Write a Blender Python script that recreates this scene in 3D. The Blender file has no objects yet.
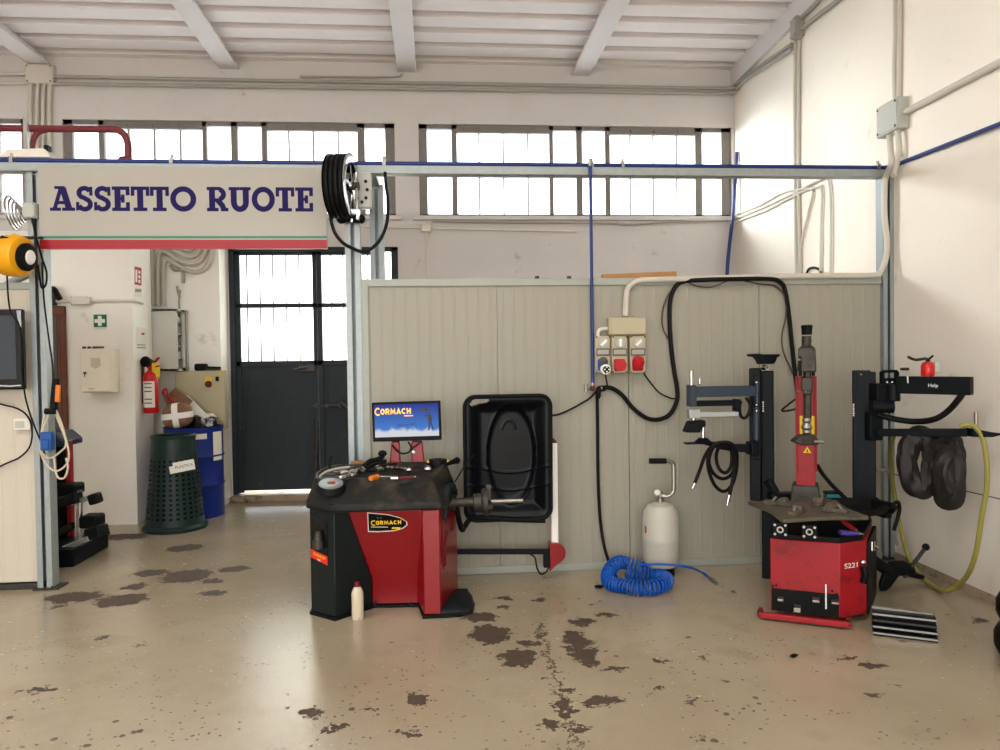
import bpy, bmesh, math, random
from mathutils import Vector, Matrix
from math import sin, cos, pi, radians
random.seed(7)
S = bpy.context.scene
COL = S.collection

# ------------------------------------------------------------------ camera
CAM_H, FPX = 1.62, 750.0
_y = Vector((-65, 15, 750)).normalized()
_u = Vector((-.014, 1, -.0212)); _u = (_u - _y * _u.dot(_y)).normalized()
_yc = Vector((_y.x, _y.y, -_y.z)); _zc = Vector((_u.x, _u.y, -_u.z)); _xc = _yc.cross(_zc)
ROT = Matrix((_xc, _yc, _zc))            # rows: world axes seen by the camera -> camera-to-world
cam_d = bpy.data.cameras.new('camera'); cam = bpy.data.objects.new('camera', cam_d); COL.objects.link(cam)
cam_d.sensor_width = 36; cam_d.lens = 27.0; cam_d.clip_start = .05; cam_d.clip_end = 300
cam.matrix_world = Matrix.Translation((0, 0, CAM_H)) @ ROT.to_4x4()
S.camera = cam

def at(px, py, Y=None, X=None, Z=None):
    """survey: the point of the room seen at a pixel, on a plane of known depth"""
    d = ROT @ Vector((px - 500, 375 - py, -FPX)); o = Vector((0, 0, CAM_H))
    t = Y / d.y if Y is not None else (X / d.x if X is not None else (Z - CAM_H) / d.z)
    return o + d * t
def width_at(px, Y): return px * Y / FPX

# ------------------------------------------------------------------ materials
def lin(c):
    return tuple(((v / 255) / 12.92 if v / 255 <= .04045 else ((v / 255 + .055) / 1.055) ** 2.4) for v in c) + (1,)
MATS = {}
def mat(name, rgb, rough=.5, metal=0, var=.08, scale=6, bump=0, bscale=60, dirt=None, emit=0, spec=.36, coat=0, dthr=(.55, .75), dscale=4):
    if name in MATS: return MATS[name]
    m = bpy.data.materials.new(name); m.use_nodes = True
    nt = m.node_tree; N = nt.nodes; L = nt.links
    b = N['Principled BSDF']
    b.inputs['Roughness'].default_value = rough; b.inputs['Metallic'].default_value = metal
    b.inputs['Specular IOR Level'].default_value = spec; b.inputs['Coat Weight'].default_value = coat
    tc = N.new('ShaderNodeTexCoord')
    nz = N.new('ShaderNodeTexNoise'); nz.inputs['Scale'].default_value = scale; nz.inputs['Detail'].default_value = 6
    L.new(tc.outputs['Object'], nz.inputs['Vector'])
    mx = N.new('ShaderNodeMix'); mx.data_type = 'RGBA'
    c = lin(rgb)
    mx.inputs[6].default_value = tuple(v * (1 - var) for v in c[:3]) + (1,)
    mx.inputs[7].default_value = tuple(min(1, v * (1 + var)) for v in c[:3]) + (1,)
    L.new(nz.outputs['Fac'], mx.inputs[0])
    out = mx.outputs[2]
    if dirt:
        n2 = N.new('ShaderNodeTexNoise'); n2.inputs['Scale'].default_value = dscale; n2.inputs['Detail'].default_value = 9; n2.inputs['Roughness'].default_value = .65
        L.new(tc.outputs['Object'], n2.inputs['Vector'])
        mr = N.new('ShaderNodeMapRange'); mr.interpolation_type = 'SMOOTHSTEP'
        mr.inputs[1].default_value = dthr[0]; mr.inputs[2].default_value = dthr[1]
        L.new(n2.outputs['Fac'], mr.inputs[0])
        m2 = N.new('ShaderNodeMix'); m2.data_type = 'RGBA'; m2.inputs[7].default_value = lin(dirt)
        L.new(mr.outputs[0], m2.inputs[0]); L.new(out, m2.inputs[6]); out = m2.outputs[2]
    L.new(out, b.inputs['Base Color'])
    if emit:
        L.new(out, b.inputs['Emission Color']); b.inputs['Emission Strength'].default_value = emit
    if bump:
        n3 = N.new('ShaderNodeTexNoise'); n3.inputs['Scale'].default_value = bscale; n3.inputs['Detail'].default_value = 4
        L.new(tc.outputs['Object'], n3.inputs['Vector'])
        bp = N.new('ShaderNodeBump'); bp.inputs['Strength'].default_value = bump; bp.inputs['Distance'].default_value = .01
        L.new(n3.outputs['Fac'], bp.inputs['Height']); L.new(bp.outputs[0], b.inputs['Normal'])
    MATS[name] = m
    return m

PLASTER = mat('cream_plaster', (240, 236, 228), .85, var=.05, scale=2, bump=.15, bscale=40, dirt=(176, 162, 140), dthr=(.6, .8), dscale=3)
PLASTER_R = mat('right_plaster', (236, 228, 215), .85, var=.05, scale=1.5, bump=.15, bscale=40, dirt=(170, 158, 142), dthr=(.6, .82), dscale=2)
BLOCK = mat('painted_block_wall', (206, 201, 198), .85, var=.06, scale=3, bump=.25, bscale=30, dirt=(150, 138, 120), dthr=(.62, .8), dscale=5)
DECK = mat('painted_roof_deck', (224, 217, 215), .7, var=.05, scale=3)
BEAM = mat('painted_beam', (214, 209, 208), .75, var=.05, scale=3, dirt=(150, 140, 130), dthr=(.65, .8))
SHEET = mat('cream_sheet_metal', (151, 147, 133), .42, var=.04, scale=2, spec=.35)
SHEET_L = mat('cream_sheet_metal_dirty', (196, 187, 172), .5, var=.05, scale=2, dirt=(160, 146, 122), dthr=(.6, .85), dscale=2.5)
SEAM = mat('panel_seam', (80, 78, 70), .7)
GALV = mat('galvanised_steel', (150, 157, 157), .42, .35, var=.15, scale=25)
GALV_PAINT = mat('grey_green_trim', (154, 157, 148), .5, .2, var=.08, scale=10)
CONDUIT = mat('grey_plastic_conduit', (196, 190, 178), .5, var=.04)
CONDUIT_D = mat('worn_grey_conduit', (160, 155, 146), .5, var=.05)
WHITE_PIPE = mat('off_white_conduit', (214, 208, 196), .5, var=.04)
BOX_GREY = mat('grey_junction_box', (176, 177, 168), .5, var=.05)
BOX_BEIGE = mat('beige_plastic_box', (178, 168, 140), .45, var=.05, dirt=(140, 128, 100), dthr=(.62, .8), dscale=12)
BLACK = mat('black_plastic', (13, 14, 15), .5, var=.15, scale=20, spec=.12)
BLACK_RUB = mat('black_rubber', (14, 14, 14), .5, var=.2, scale=15, spec=.15)
BLACK_GLOSS = mat('glossy_black', (7, 8, 10), .22, var=.1)
STEEL_BLACK = mat('black_painted_steel', (10, 14, 19), .48, .0, var=.2, scale=12, dirt=(28, 32, 36), dthr=(.6, .8), dscale=14, spec=.14)
STEEL_BLUE = mat('dark_blue_grey_steel', (44, 56, 70), .4, .2, var=.1)
TRAY = mat('worn_black_tray', (26, 26, 25), .5, var=.25, scale=8, dirt=(70, 62, 50), dthr=(.44, .74), dscale=6, spec=.2)
TABLE = mat('dusty_turntable_steel', (92, 85, 72), .55, .3, var=.25, scale=14, dirt=(58, 52, 44), dthr=(.5, .72), dscale=10, spec=.3)
GREENBLACK = mat('green_black_plastic', (24, 30, 30), .42, var=.1, dirt=(44, 48, 44), dthr=(.6, .8), spec=.16)
RED = mat('red_machine_paint', (128, 5, 16), .32, var=.08, coat=.2, dirt=(128, 10, 18), dthr=(.6, .85), dscale=6)
RED_W = mat('worn_red_paint', (150, 22, 31), .45, var=.1, scale=5, dirt=(112, 18, 22), dthr=(.52, .68), dscale=6)
RED_EXT = mat('extinguisher_red', (190, 22, 20), .3, var=.06, coat=.3)
CHROME = mat('worn_chrome', (200, 200, 200), .22, 1, var=.1, scale=30)
STEEL = mat('bare_steel', (150, 146, 138), .38, .9, var=.15, scale=30)
STEEL_D = mat('oily_steel', (66, 63, 57), .5, .55, var=.3, scale=14, dirt=(40, 34, 28), dthr=(.5, .7), dscale=12)
DOOR_STEEL = mat('dark_grey_door_paint', (44, 50, 54), .6, .0, var=.15, scale=5, dirt=(78, 80, 78), dthr=(.6, .8), dscale=4, spec=.2)
FRAME_DARK = mat('window_frame_dark', (64, 66, 68), .6, .2, var=.15)
FRAME_WIN = mat('window_frame_grey', (126, 121, 115), .65, .1, var=.15, scale=14, dirt=(60, 56, 50), dthr=(.6, .8), dscale=14)
BLUE_PIPE = mat('blue_air_pipe', (24, 44, 108), .35, var=.08)
BLUE_HOSE = mat('blue_coil_hose', (8, 78, 168), .35, var=.1)
BLUE_DRUM = mat('blue_drum', (10, 40, 122), .42, var=.12, dirt=(12, 26, 70), dthr=(.6, .8))
GREEN_BIN = mat('dark_green_bin', (12, 36, 33), .5, var=.12)
YELLOW = mat('yellow_plastic', (226, 160, 12), .4, var=.08)
YELLOW_LBL = mat('yellow_label', (224, 190, 30), .5)
OLIVE = mat('olive_hose', (142, 134, 62), .4, var=.1)
BROWN = mat('brown_wood_frame', (104, 56, 36), .45, var=.15, scale=10)
DOOR_GREY = mat('grey_brown_door', (84, 78, 76), .55, var=.06)
CARD = mat('cardboard', (164, 120, 74), .85, var=.1)
PAPER = mat('white_paper', (226, 222, 210), .8, var=.03)
CREAM_BOX = mat('cream_metal_box', (238, 230, 212), .5, var=.03)
GREY_CAB = mat('pale_grey_cabinet', (196, 194, 184), .5, var=.03)
BEIGE_CAB = mat('beige_cabinet', (184, 174, 142), .5, var=.04)
SIGN = mat('sign_board', (164, 159, 149), .3, var=.02)
NAVY = mat('navy_lettering', (26, 14, 76), .6, var=.03, spec=.15)
SIGN_RED = mat('sign_red', (152, 17, 29), .35, var=.03)
SIGN_GREEN = mat('sign_green', (50, 122, 100), .4)
GREEN_S = mat('safety_green', (0, 112, 72), .5)
WHITE = mat('white_paint', (236, 234, 228), .5, var=.02)
RED_S = mat('safety_red', (176, 24, 34), .5)
TANK = mat('off_white_tank', (184, 180, 168), .45, var=.05, dirt=(150, 136, 106), dthr=(.6, .8), dscale=8)
DIRTY_WHITE = mat('stained_white_plastic', (200, 189, 165), .5, var=.08, dirt=(120, 104, 80), dthr=(.56, .72), dscale=14)
MAROON = mat('maroon_cap', (96, 20, 24), .45)
DKRED_PIPE = mat('dark_red_pipe', (112, 44, 48), .5, var=.1)
ALU = mat('aluminium', (176, 182, 186), .35, .8, var=.1)
ORANGE = mat('orange_grip', (214, 116, 24), .45)
PURPLE = mat('purple_grip', (76, 66, 160), .4)
TEAL = mat('teal_box', (30, 130, 130), .45)
LOGO_Y = mat('logo_yellow', (246, 206, 40), .45)
LOGO_O = mat('logo_orange', (240, 150, 30), .45)
CABLE_W = mat('pale_cable', (190, 180, 156), .5)
GREY_TXT = mat('grey_print', (90, 90, 90), .6)
TXT_D = mat('dark_print', (50, 48, 48), .6)

def glass(name, tint, trans, haze):
    m = bpy.data.materials.new(name); m.use_nodes = True
    nt = m.node_tree; N = nt.nodes; L = nt.links; N.remove(N['Principled BSDF'])
    o = N['Material Output']
    t = N.new('ShaderNodeBsdfTransparent'); t.inputs[0].default_value = lin(tint)
    tl = N.new('ShaderNodeBsdfTranslucent'); tl.inputs[0].default_value = lin(haze)
    g = N.new('ShaderNodeBsdfGlossy'); g.inputs['Roughness'].default_value = .08
    a = N.new('ShaderNodeMixShader'); a.inputs[0].default_value = 1 - trans
    L.new(t.outputs[0], a.inputs[1]); L.new(tl.outputs[0], a.inputs[2])
    b = N.new('ShaderNodeMixShader'); b.inputs[0].default_value = .05
    L.new(a.outputs[0], b.inputs[1]); L.new(g.outputs[0], b.inputs[2])
    L.new(b.outputs[0], o.inputs['Surface'])
    return m
GLASS = glass('window_glass', (236, 240, 244), .85, (240, 240, 240))
GLASS_F = glass('frosted_gate_glass', (240, 242, 238), .55, (240, 238, 226))

# ------------------------------------------------------------------ mesh builder
def catmull(pts, n=8, closed=False):
    P = [Vector(p) for p in pts]
    if len(P) < 3 and not closed: return P
    out = []; m = len(P); rng = m if closed else m - 1
    for i in range(rng):
        if closed: a, b, c, d = P[(i - 1) % m], P[i], P[(i + 1) % m], P[(i + 2) % m]
        else: a, b, c, d = P[max(i - 1, 0)], P[i], P[i + 1], P[min(i + 2, m - 1)]
        for k in range(n):
            t = k / n
            out.append(.5 * ((2 * b) + (c - a) * t + (2 * a - 5 * b + 4 * c - d) * t * t + (3 * b - a - 3 * c + d) * t ** 3))
    if not closed: out.append(P[-1])
    return out

def world_loc(o):
    v = Vector((0, 0, 0))
    while o: v += o.location; o = o.parent
    return v

class MB:
    def __init__(s): s.v = []; s.f = []
    def add(s, vs, fs):
        k = len(s.v); s.v += [Vector(v) for v in vs]; s.f += [tuple(i + k for i in f) for f in fs]; return s
    def box(s, x0, x1, y0, y1, z0, z1, M=None):
        vs = [Vector((x, y, z)) for x in (x0, x1) for y in (y0, y1) for z in (z0, z1)]
        if M: vs = [M @ v for v in vs]
        return s.add(vs, [(0, 1, 3, 2), (4, 6, 7, 5), (0, 4, 5, 1), (2, 3, 7, 6), (0, 2, 6, 4), (1, 5, 7, 3)])
    def cbox(s, c, sx, sy, sz, rz=0, rx=0, ry=0):
        M = Matrix.Translation(c) @ Matrix.Rotation(rz, 4, 'Z') @ Matrix.Rotation(ry, 4, 'Y') @ Matrix.Rotation(rx, 4, 'X')
        return s.box(-sx / 2, sx / 2, -sy / 2, sy / 2, -sz / 2, sz / 2, M)
    def bar(s, p, q, w, h, up=(0, 0, 1)):
        """rectangular bar from p to q: w across, h along up"""
        p, q = Vector(p), Vector(q); d = (q - p).normalized(); up = Vector(up)
        side = d.cross(up)
        if side.length < 1e-4: side = d.cross(Vector((0, 1, 0)))
        side.normalize(); u2 = side.cross(d)
        vs = []
        for e in (p, q):
            for a, b in ((-1, -1), (1, -1), (1, 1), (-1, 1)): vs.append(e + side * a * w / 2 + u2 * b * h / 2)
        return s.add(vs, [(3, 2, 1, 0), (4, 5, 6, 7), (0, 1, 5, 4), (1, 2, 6, 5), (2, 3, 7, 6), (3, 0, 4, 7)])
    def cyl(s, p, q, r, r2=None, n=20, caps=True):
        r2 = r if r2 is None else r2
        p, q = Vector(p), Vector(q); d = (q - p).normalized()
        a = d.orthogonal().normalized(); b = d.cross(a)
        vs = [p + (a * cos(2 * pi * i / n) + b * sin(2 * pi * i / n)) * r for i in range(n)]
        vs += [q + (a * cos(2 * pi * i / n) + b * sin(2 * pi * i / n)) * r2 for i in range(n)]
        fs = [(i, (i + 1) % n, n + (i + 1) % n, n + i) for i in range(n)]
        if caps: fs += [tuple(range(n - 1, -1, -1)), tuple(range(n, 2 * n))]
        return s.add(vs, fs)
    def tube(s, pts, r, n=10, smooth=8, closed=False):
        P = catmull(pts, smooth, closed) if smooth else [Vector(p) for p in pts]
        m = len(P); vs = []; fs = []; prev = None
        for i, p in enumerate(P):
            if closed: t = (P[(i + 1) % m] - P[(i - 1) % m])
            else: t = P[min(i + 1, m - 1)] - P[max(i - 1, 0)]
            if t.length < 1e-7: t = Vector((0, 0, 1))
            t.normalize()
            a = t.orthogonal().normalized() if prev is None else (prev - t * prev.dot(t))
            if a.length < 1e-5: a = t.orthogonal()
            a.normalize(); prev = a; b = t.cross(a)
            rr = r(i / (m - 1)) if callable(r) else r
            vs += [p + (a * cos(2 * pi * k / n) + b * sin(2 * pi * k / n)) * rr for k in range(n)]
        for i in range(m if closed else m - 1):
            j = (i + 1) % m
            fs += [(i * n + k, i * n + (k + 1) % n, j * n + (k + 1) % n, j * n + k) for k in range(n)]
        if not closed: fs += [tuple(range(n - 1, -1, -1)), tuple(range((m - 1) * n, m * n))]
        return s.add(vs, fs)
    def lathe(s, prof, c, axis=(0, 0, 1), n=28, a0=0, a1=2 * pi, sx=1, sy=1):
        """prof: (radius, along-axis) pairs"""
        c = Vector(c); d = Vector(axis).normalized()
        a = Vector((1, 0, 0)) if abs(d.x) < .9 else Vector((0, 0, 1))
        a = (a - d * a.dot(d)).normalized(); b = d.cross(a)
        full = abs(a1 - a0 - 2 * pi) < 1e-4; cols = n if full else n + 1
        vs = []; fs = []
        for (r, h) in prof:
            for k in range(cols):
                t = a0 + (a1 - a0) * k / n
                vs.append(c + d * h + (a * cos(t) * sx + b * sin(t) * sy) * max(r, 1e-4))
        for i in range(len(prof) - 1):
            for k in range(n):
                k2 = (k + 1) % cols
                fs.append((i * cols + k, i * cols + k2, (i + 1) * cols + k2, (i + 1) * cols + k))
        return s.add(vs, fs)
    def ball(s, c, r, n=16, sx=1, sy=1, sz=1):
        c = Vector(c); vs = []; fs = []; m = n // 2
        for i in range(m + 1):
            th = pi * i / m
            for k in range(n):
                ph = 2 * pi * k / n
                vs.append(c + Vector((r * sx * sin(th) * cos(ph), r * sy * sin(th) * sin(ph), r * sz * cos(th))))
        for i in range(m):
            for k in range(n): fs.append((i * n + k, (i + 1) * n + k, (i + 1) * n + (k + 1) % n, i * n + (k + 1) % n))
        return s.add(vs, fs)
    def prism(s, poly, o, u, v, depth):
        """polygon (a,b) on axes u,v at origin o, extruded by the vector depth"""
        o, u, v, dp = Vector(o), Vector(u), Vector(v), Vector(depth); n = len(poly)
        vs = [o + u * a + v * b for a, b in poly] + [o + u * a + v * b + dp for a, b in poly]
        return s.add(vs, [tuple(range(n)), tuple(range(2 * n - 1, n - 1, -1))] + [(i, n + i, n + (i + 1) % n, (i + 1) % n) for i in range(n)])
    def loft(s, rings, cap0=True, cap1=True):
        n = len(rings[0]); vs = [Vector(p) for r in rings for p in r]; fs = []
        for i in range(len(rings) - 1):
            fs += [(i * n + k, i * n + (k + 1) % n, (i + 1) * n + (k + 1) % n, (i + 1) * n + k) for k in range(n)]
        if cap0: fs.append(tuple(range(n - 1, -1, -1)))
        if cap1: fs.append(tuple(range((len(rings) - 1) * n, len(rings) * n)))
        return s.add(vs, fs)
    def build(s, name, m, parent=None, bevel=0, angle=35, seg=2, flat=False):
        if parent is None:
            lo = Vector((min(v.x for v in s.v), min(v.y for v in s.v), min(v.z for v in s.v)))
            hi = Vector((max(v.x for v in s.v), max(v.y for v in s.v), max(v.z for v in s.v)))
            org = Vector(((lo.x + hi.x) / 2, (lo.y + hi.y) / 2, lo.z)); off = org
        else:
            org = Vector((0, 0, 0)); off = world_loc(parent)
        me = bpy.data.meshes.new(name); me.from_pydata([v - off for v in s.v], [], s.f)
        bm = bmesh.new(); bm.from_mesh(me); bmesh.ops.recalc_face_normals(bm, faces=bm.faces); bm.to_mesh(me); bm.free()
        me.materials.append(m)
        if not flat:
            for p in me.polygons: p.use_smooth = True
            me.set_sharp_from_angle(angle=radians(angle))
        o = bpy.data.objects.new(name, me); COL.objects.link(o); o.location = org
        if parent is not None: o.parent = parent
        if bevel:
            b = o.modifiers.new('bevel', 'BEVEL'); b.width = bevel; b.segments = seg; b.limit_method = 'ANGLE'; b.angle_limit = radians(40)
            b.harden_normals = False
        return o

def tag(o, label, cat, group=None):
    o['label'] = label; o['category'] = cat
    if group: o['group'] = group
    return o
def thing(name, label, cat, loc, group=None):
    o = bpy.data.objects.new(name, None); o.empty_display_size = .1; COL.objects.link(o); o.location = Vector(loc)
    return tag(o, label, cat, group)
def struct(o): o['kind'] = 'structure'; return o

def text_mb(body, o, u, v, h, depth=.001, align='CENTER', squeeze=1.0, fit=None, bold=0):
    """plain printed lettering, cap height h, centred on o along u, standing along v"""
    cu = bpy.data.curves.new('lettering', 'FONT'); cu.body = body; cu.align_x = align; cu.align_y = 'CENTER'; cu.size = h / .7
    cu.extrude = depth / 2; cu.resolution_u = 4; cu.offset = bold * h
    ob = bpy.data.objects.new('lettering', cu); COL.objects.link(ob)
    dg = bpy.context.evaluated_depsgraph_get(); me = bpy.data.meshes.new_from_object(ob.evaluated_get(dg))
    o, u, v = Vector(o), Vector(u).normalized(), Vector(v).normalized(); w = u.cross(v)
    xs = [p.co.x for p in me.vertices]
    k = squeeze if fit is None else fit / max(1e-6, max(xs) - min(xs))
    mb = MB(); mb.add([o + u * p.co.x * k + v * p.co.y + w * p.co.z for p in me.vertices], [tuple(p.vertices) for p in me.polygons])
    bpy.data.objects.remove(ob); bpy.data.curves.remove(cu); bpy.data.meshes.remove(me)
    return mb
UX, UY, UZ = Vector((1, 0, 0)), Vector((0, 1, 0)), Vector((0, 0, 1))

# ------------------------------------------------------------------ the room
YB = 9.0                                   # back wall face
def rwx(y): return 3.585 + .033 * (y - 5)  # face of the right wall
RWD = Vector((.033, 1, 0)).normalized()    # along the right wall
RWN = Vector((-1, .033, 0)).normalized()   # out of the right wall, into the room
XL, YF, ZT = -9.0, -6.0, 5.13

def wall_grid(axis_pts, z_pts, solid, y0, y1, name, m):
    mb = MB()
    for i in range(len(axis_pts) - 1):
        for j in range(len(z_pts) - 1):
            if solid(.5 * (axis_pts[i] + axis_pts[i + 1]), .5 * (z_pts[j] + z_pts[j + 1])):
                mb.box(axis_pts[i], axis_pts[i + 1], y0, y1, z_pts[j], z_pts[j + 1])
    o = mb.build(name, m, flat=True); return struct(o)

WZ0, WZ1 = at(575, 216.5, YB).z, at(575, 125.5, YB).z
W1 = (at(63, 165, YB).x, at(395, 165, YB).x)
W2 = (at(419, 165, YB).x, at(731.5, 165, YB).x)
W3 = (at(31, 165, YB).x - (W1[1] - W1[0]), at(31, 165, YB).x)
DX0, DX1, DZ1 = at(230.5, 360, YB).x, at(398, 262, YB).x, at(300, 247, YB).z
def hole(x, z):
    for w in (W1, W2, W3):
        if w[0] < x < w[1] and WZ0 < z < WZ1: return True
    return DX0 < x < DX1 and z < DZ1
xs = sorted([XL, W3[0], W3[1], W1[0], W1[1], W2[0], W2[1], DX0, DX1, rwx(YB) + .3])
wall_grid(xs, sorted([0, DZ1, WZ0, WZ1, 5.6]), lambda x, z: not hole(x, z), YB, YB + .3, 'wall_back', BLOCK)
# right wall (very slightly out of square), left wall, front wall with the wide open gateway behind the camera
mb = MB(); p0, p1 = Vector((rwx(YF), YF, 0)), Vector((rwx(YB + .3), YB + .3, 0)); sh = Vector((.3, 0, 0))
mb.add([p0, p1, p1 + sh, p0 + sh] + [p + UZ * 5.6 for p in (p0, p1, p1 + sh, p0 + sh)], [(0, 1, 5, 4), (1, 2, 6, 5), (2, 3, 7, 6), (3, 0, 4, 7), (0, 3, 2, 1), (4, 5, 6, 7)])
struct(mb.build('wall_right', PLASTER_R, flat=True))
struct(MB().box(XL - .3, XL, YF, YB + .3, 0, 5.6).build('wall_left', PLASTER, flat=True))
GX0, GX1, GZ = -7.6, 2.4, 4.2
wall_grid([XL, GX0, GX1, rwx(YF) + .1], [0, GZ, 5.6], lambda x, z: not (GX0 < x < GX1 and z < GZ), YF - .3, YF, 'wall_front', PLASTER)

# roof deck: trapezoid sheets running along X, with an unseen opening added to brighten the floor
SKX0, SKX1, SKY0, SKY1 = -6.3, 1.7, .4, 2.6
mb = MB(); pitch = .372
def deck(y, y1, x0, x1):
    prof = []
    while y > y1: prof += [(y, ZT + .11), (y - .11, ZT + .11), (y - .125, ZT), (y - .357, ZT)]; y -= pitch
    n = len(prof); vs = [Vector((x0, a, b)) for a, b in prof] + [Vector((x1, a, b)) for a, b in prof]
    mb.add(vs, [(i, i + 1, n + i + 1, n + i) for i in range(n - 1)])
    mb.box(x0, x1, prof[-1][0], prof[0][0], ZT + .12, ZT + .2)
RX0, RX1 = XL - .3, rwx(YB) + .4
deck(YB + .25, SKY1 + .2, RX0, RX1); deck(SKY1 + .25, SKY0, RX0, SKX0); deck(SKY1 + .25, SKY0, SKX1, RX1); deck(SKY0 + .1, YF - .3, RX0, RX1)
struct(mb.build('ceiling', DECK, flat=True))
for k, bx in enumerate((-8.54, -6.47, -4.41, -2.32, -.277, 1.80)):
    mb = MB()
    mb.box(bx - .05, bx + .05, YF, YB, 5.04, ZT).box(bx - .11, bx + .11, YF, YB, 5.02, 5.055)
    struct(mb.build('ceiling_beam', BEAM, bevel=.006))
# beam along the top of the right wall
mb = MB(); mb.prism([(0, 0), (.05, 0), (.05, .34), (0, .34)], (rwx(YF), YF, 4.92), RWN, UZ, RWD * (YB - YF))
struct(mb.build('trim_1', BEAM))
# office block on the left behind the frame, and the pier beside the gate
CBX, CBY = at(137.6, 515, 7.85).x, 7.85
mb = MB().box(XL, CBX, CBY, CBY + .5, 0, 2.96).box(XL, CBX - .3, CBY + .5, YB, 0, 2.96)
struct(mb.build('wall_office', PLASTER, flat=True))
PY = 8.68
struct(MB().box(CBX - .3, DX0 - .02, PY, YB, 0, 3.24).build('wall_pier', PLASTER, flat=True))

# floor -------------------------------------------------------------
def floor_material():
    m = bpy.data.materials.new('painted_concrete_floor'); m.use_nodes = True
    nt = m.node_tree; N = nt.nodes; L = nt.links; b = N['Principled BSDF']
    tc = N.new('ShaderNodeTexCoord'); geo = N.new('ShaderNodeNewGeometry'); P = geo.outputs['Position']
    def noise(scale, detail=6, rough=.55, vec=None, out='Fac'):
        n = N.new('ShaderNodeTexNoise'); n.inputs['Scale'].default_value = scale; n.inputs['Detail'].default_value = detail; n.inputs['Roughness'].default_value = rough
        L.new(vec or P, n.inputs['Vector']); return n.outputs[out]
    def rng(src, a, bb, c=0, d=1, smooth=True):
        r = N.new('ShaderNodeMapRange'); r.interpolation_type = 'SMOOTHSTEP' if smooth else 'LINEAR'
        for i, v in zip((1, 2, 3, 4), (a, bb, c, d)): r.inputs[i].default_value = v
        L.new(src, r.inputs[0]); return r.outputs[0]
    def mix(f, a, c2):
        x = N.new('ShaderNodeMix'); x.data_type = 'RGBA'; L.new(f, x.inputs[0])
        if isinstance(a, tuple): x.inputs[6].default_value = a
        else: L.new(a, x.inputs[6])
        if isinstance(c2, tuple): x.inputs[7].default_value = c2
        else: L.new(c2, x.inputs[7])
        return x.outputs[2]
    def mth(op, a, bb=None):
        x = N.new('ShaderNodeMath'); x.operation = op
        for i, v in enumerate((a, bb)):
            if v is None: continue
            if isinstance(v, (int, float)): x.inputs[i].default_value = v
            else: L.new(v, x.inputs[i])
        return x.outputs[0]
    col = mix(rng(noise(.8, 5), .35, .65), lin((152, 138, 114)), lin((166, 153, 130)))
    col = mix(mth('MULTIPLY', rng(noise(3.2, 4, .5), .5, .75), .35), col, lin((134, 115, 88)))
    # worn patches, each at its own spot on the floor
    wob = N.new('ShaderNodeTexNoise'); wob.inputs['Scale'].default_value = 13; wob.inputs['Detail'].default_value = 7; wob.inputs['Roughness'].default_value = .72
    L.new(P, wob.inputs['Vector'])
    sb = N.new('ShaderNodeVectorMath'); sb.operation = 'SUBTRACT'; sb.inputs[1].default_value = (.5, .5, .5); L.new(wob.outputs['Color'], sb.inputs[0])
    sc = N.new('ShaderNodeVectorMath'); sc.operation = 'MULTIPLY'; sc.inputs[1].default_value = (.34, .26, 0); L.new(sb.outputs[0], sc.inputs[0])
    ad = N.new('ShaderNodeVectorMath'); ad.operation = 'ADD'; L.new(P, ad.inputs[0]); L.new(sc.outputs[0], ad.inputs[1])
    PATCH = [(122,600,22,6),(74,597,24,5),(56,607,6,2.5),(151,573,16,3),(135,587,11,3),(187,576,23,6),(213,581,11,2.5),(235,569,15,3),(214,593,11,3),
        (122,537,24,3),(185,548,16,3.5),(104,637,5,2),(141,645,4,2),(419,699,14,5.5),(313,713,10,4),(335,727,9,3),(329,762,6,3),(480,617,16,5),(490,634,20,9),
        (526,643,9,4),(518,658,18,9),(584,622,12,4),(580,647,13,19),(602,700,19,5),(617,669,10,3),(568,691,11,4),(565,707,9,10),(552,724,10,5),(578,729,9,4),
        (661,661,7,3),(706,657,5,3),(655,688,5,2.5),(690,701,6,2.5),(873,666,14,3),(847,658,10,2.5),(898,686,9,2),(876,695,9,2),(605,615,11,2),(502,607,7,1.5),
        (508,598,10,1.6),(540,600,5,1.6),(900,560,18,3),(412,735,6,3),(400,732,7,2.5),(370,707,4,2),(700,738,6,2),(980,620,8,3),(40,690,14,3)]
    for t in range(14):                      # the ragged expansion joint
        k = t / 13; PATCH.append((541 + 33 * k + random.uniform(-2, 2), 626 + 118 * k, 2.2, 5))
    acc = None
    for (cx, cy, rx, ry) in PATCH:
        c = at(cx, cy, Z=0); sx = 1.1 * rx * c.y / FPX; sy = 1.1 * ry * c.y * c.y / (FPX * CAM_H)
        d = N.new('ShaderNodeVectorMath'); d.operation = 'SUBTRACT'; d.inputs[1].default_value = (c.x, c.y, 0); L.new(ad.outputs[0], d.inputs[0])
        e = N.new('ShaderNodeVectorMath'); e.operation = 'MULTIPLY'; e.inputs[1].default_value = (1 / sx, 1 / sy, 0); L.new(d.outputs[0], e.inputs[0])
        f = N.new('ShaderNodeVectorMath'); f.operation = 'LENGTH'; L.new(e.outputs[0], f.inputs[0])
        acc = f.outputs['Value'] if acc is None else mth('MINIMUM', acc, f.outputs['Value'])
    patch = rng(acc, .92, 1.02, 1, 0)
    # loose flakes and grit everywhere
    vo = N.new('ShaderNodeTexVoronoi'); vo.inputs['Scale'].default_value = 8; vo.inputs['Randomness'].default_value = 1
    w2 = N.new('ShaderNodeVectorMath'); w2.operation = 'MULTIPLY_ADD'; w2.inputs[1].default_value = (.06, .04, 0); L.new(sb.outputs[0], w2.inputs[0]); L.new(P, w2.inputs[2])
    L.new(w2.outputs[0], vo.inputs['Vector'])
    flk = mth('MULTIPLY', rng(vo.outputs['Distance'], .13, .16, 1, 0), rng(noise(1.1, 3), .52, .56))
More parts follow.
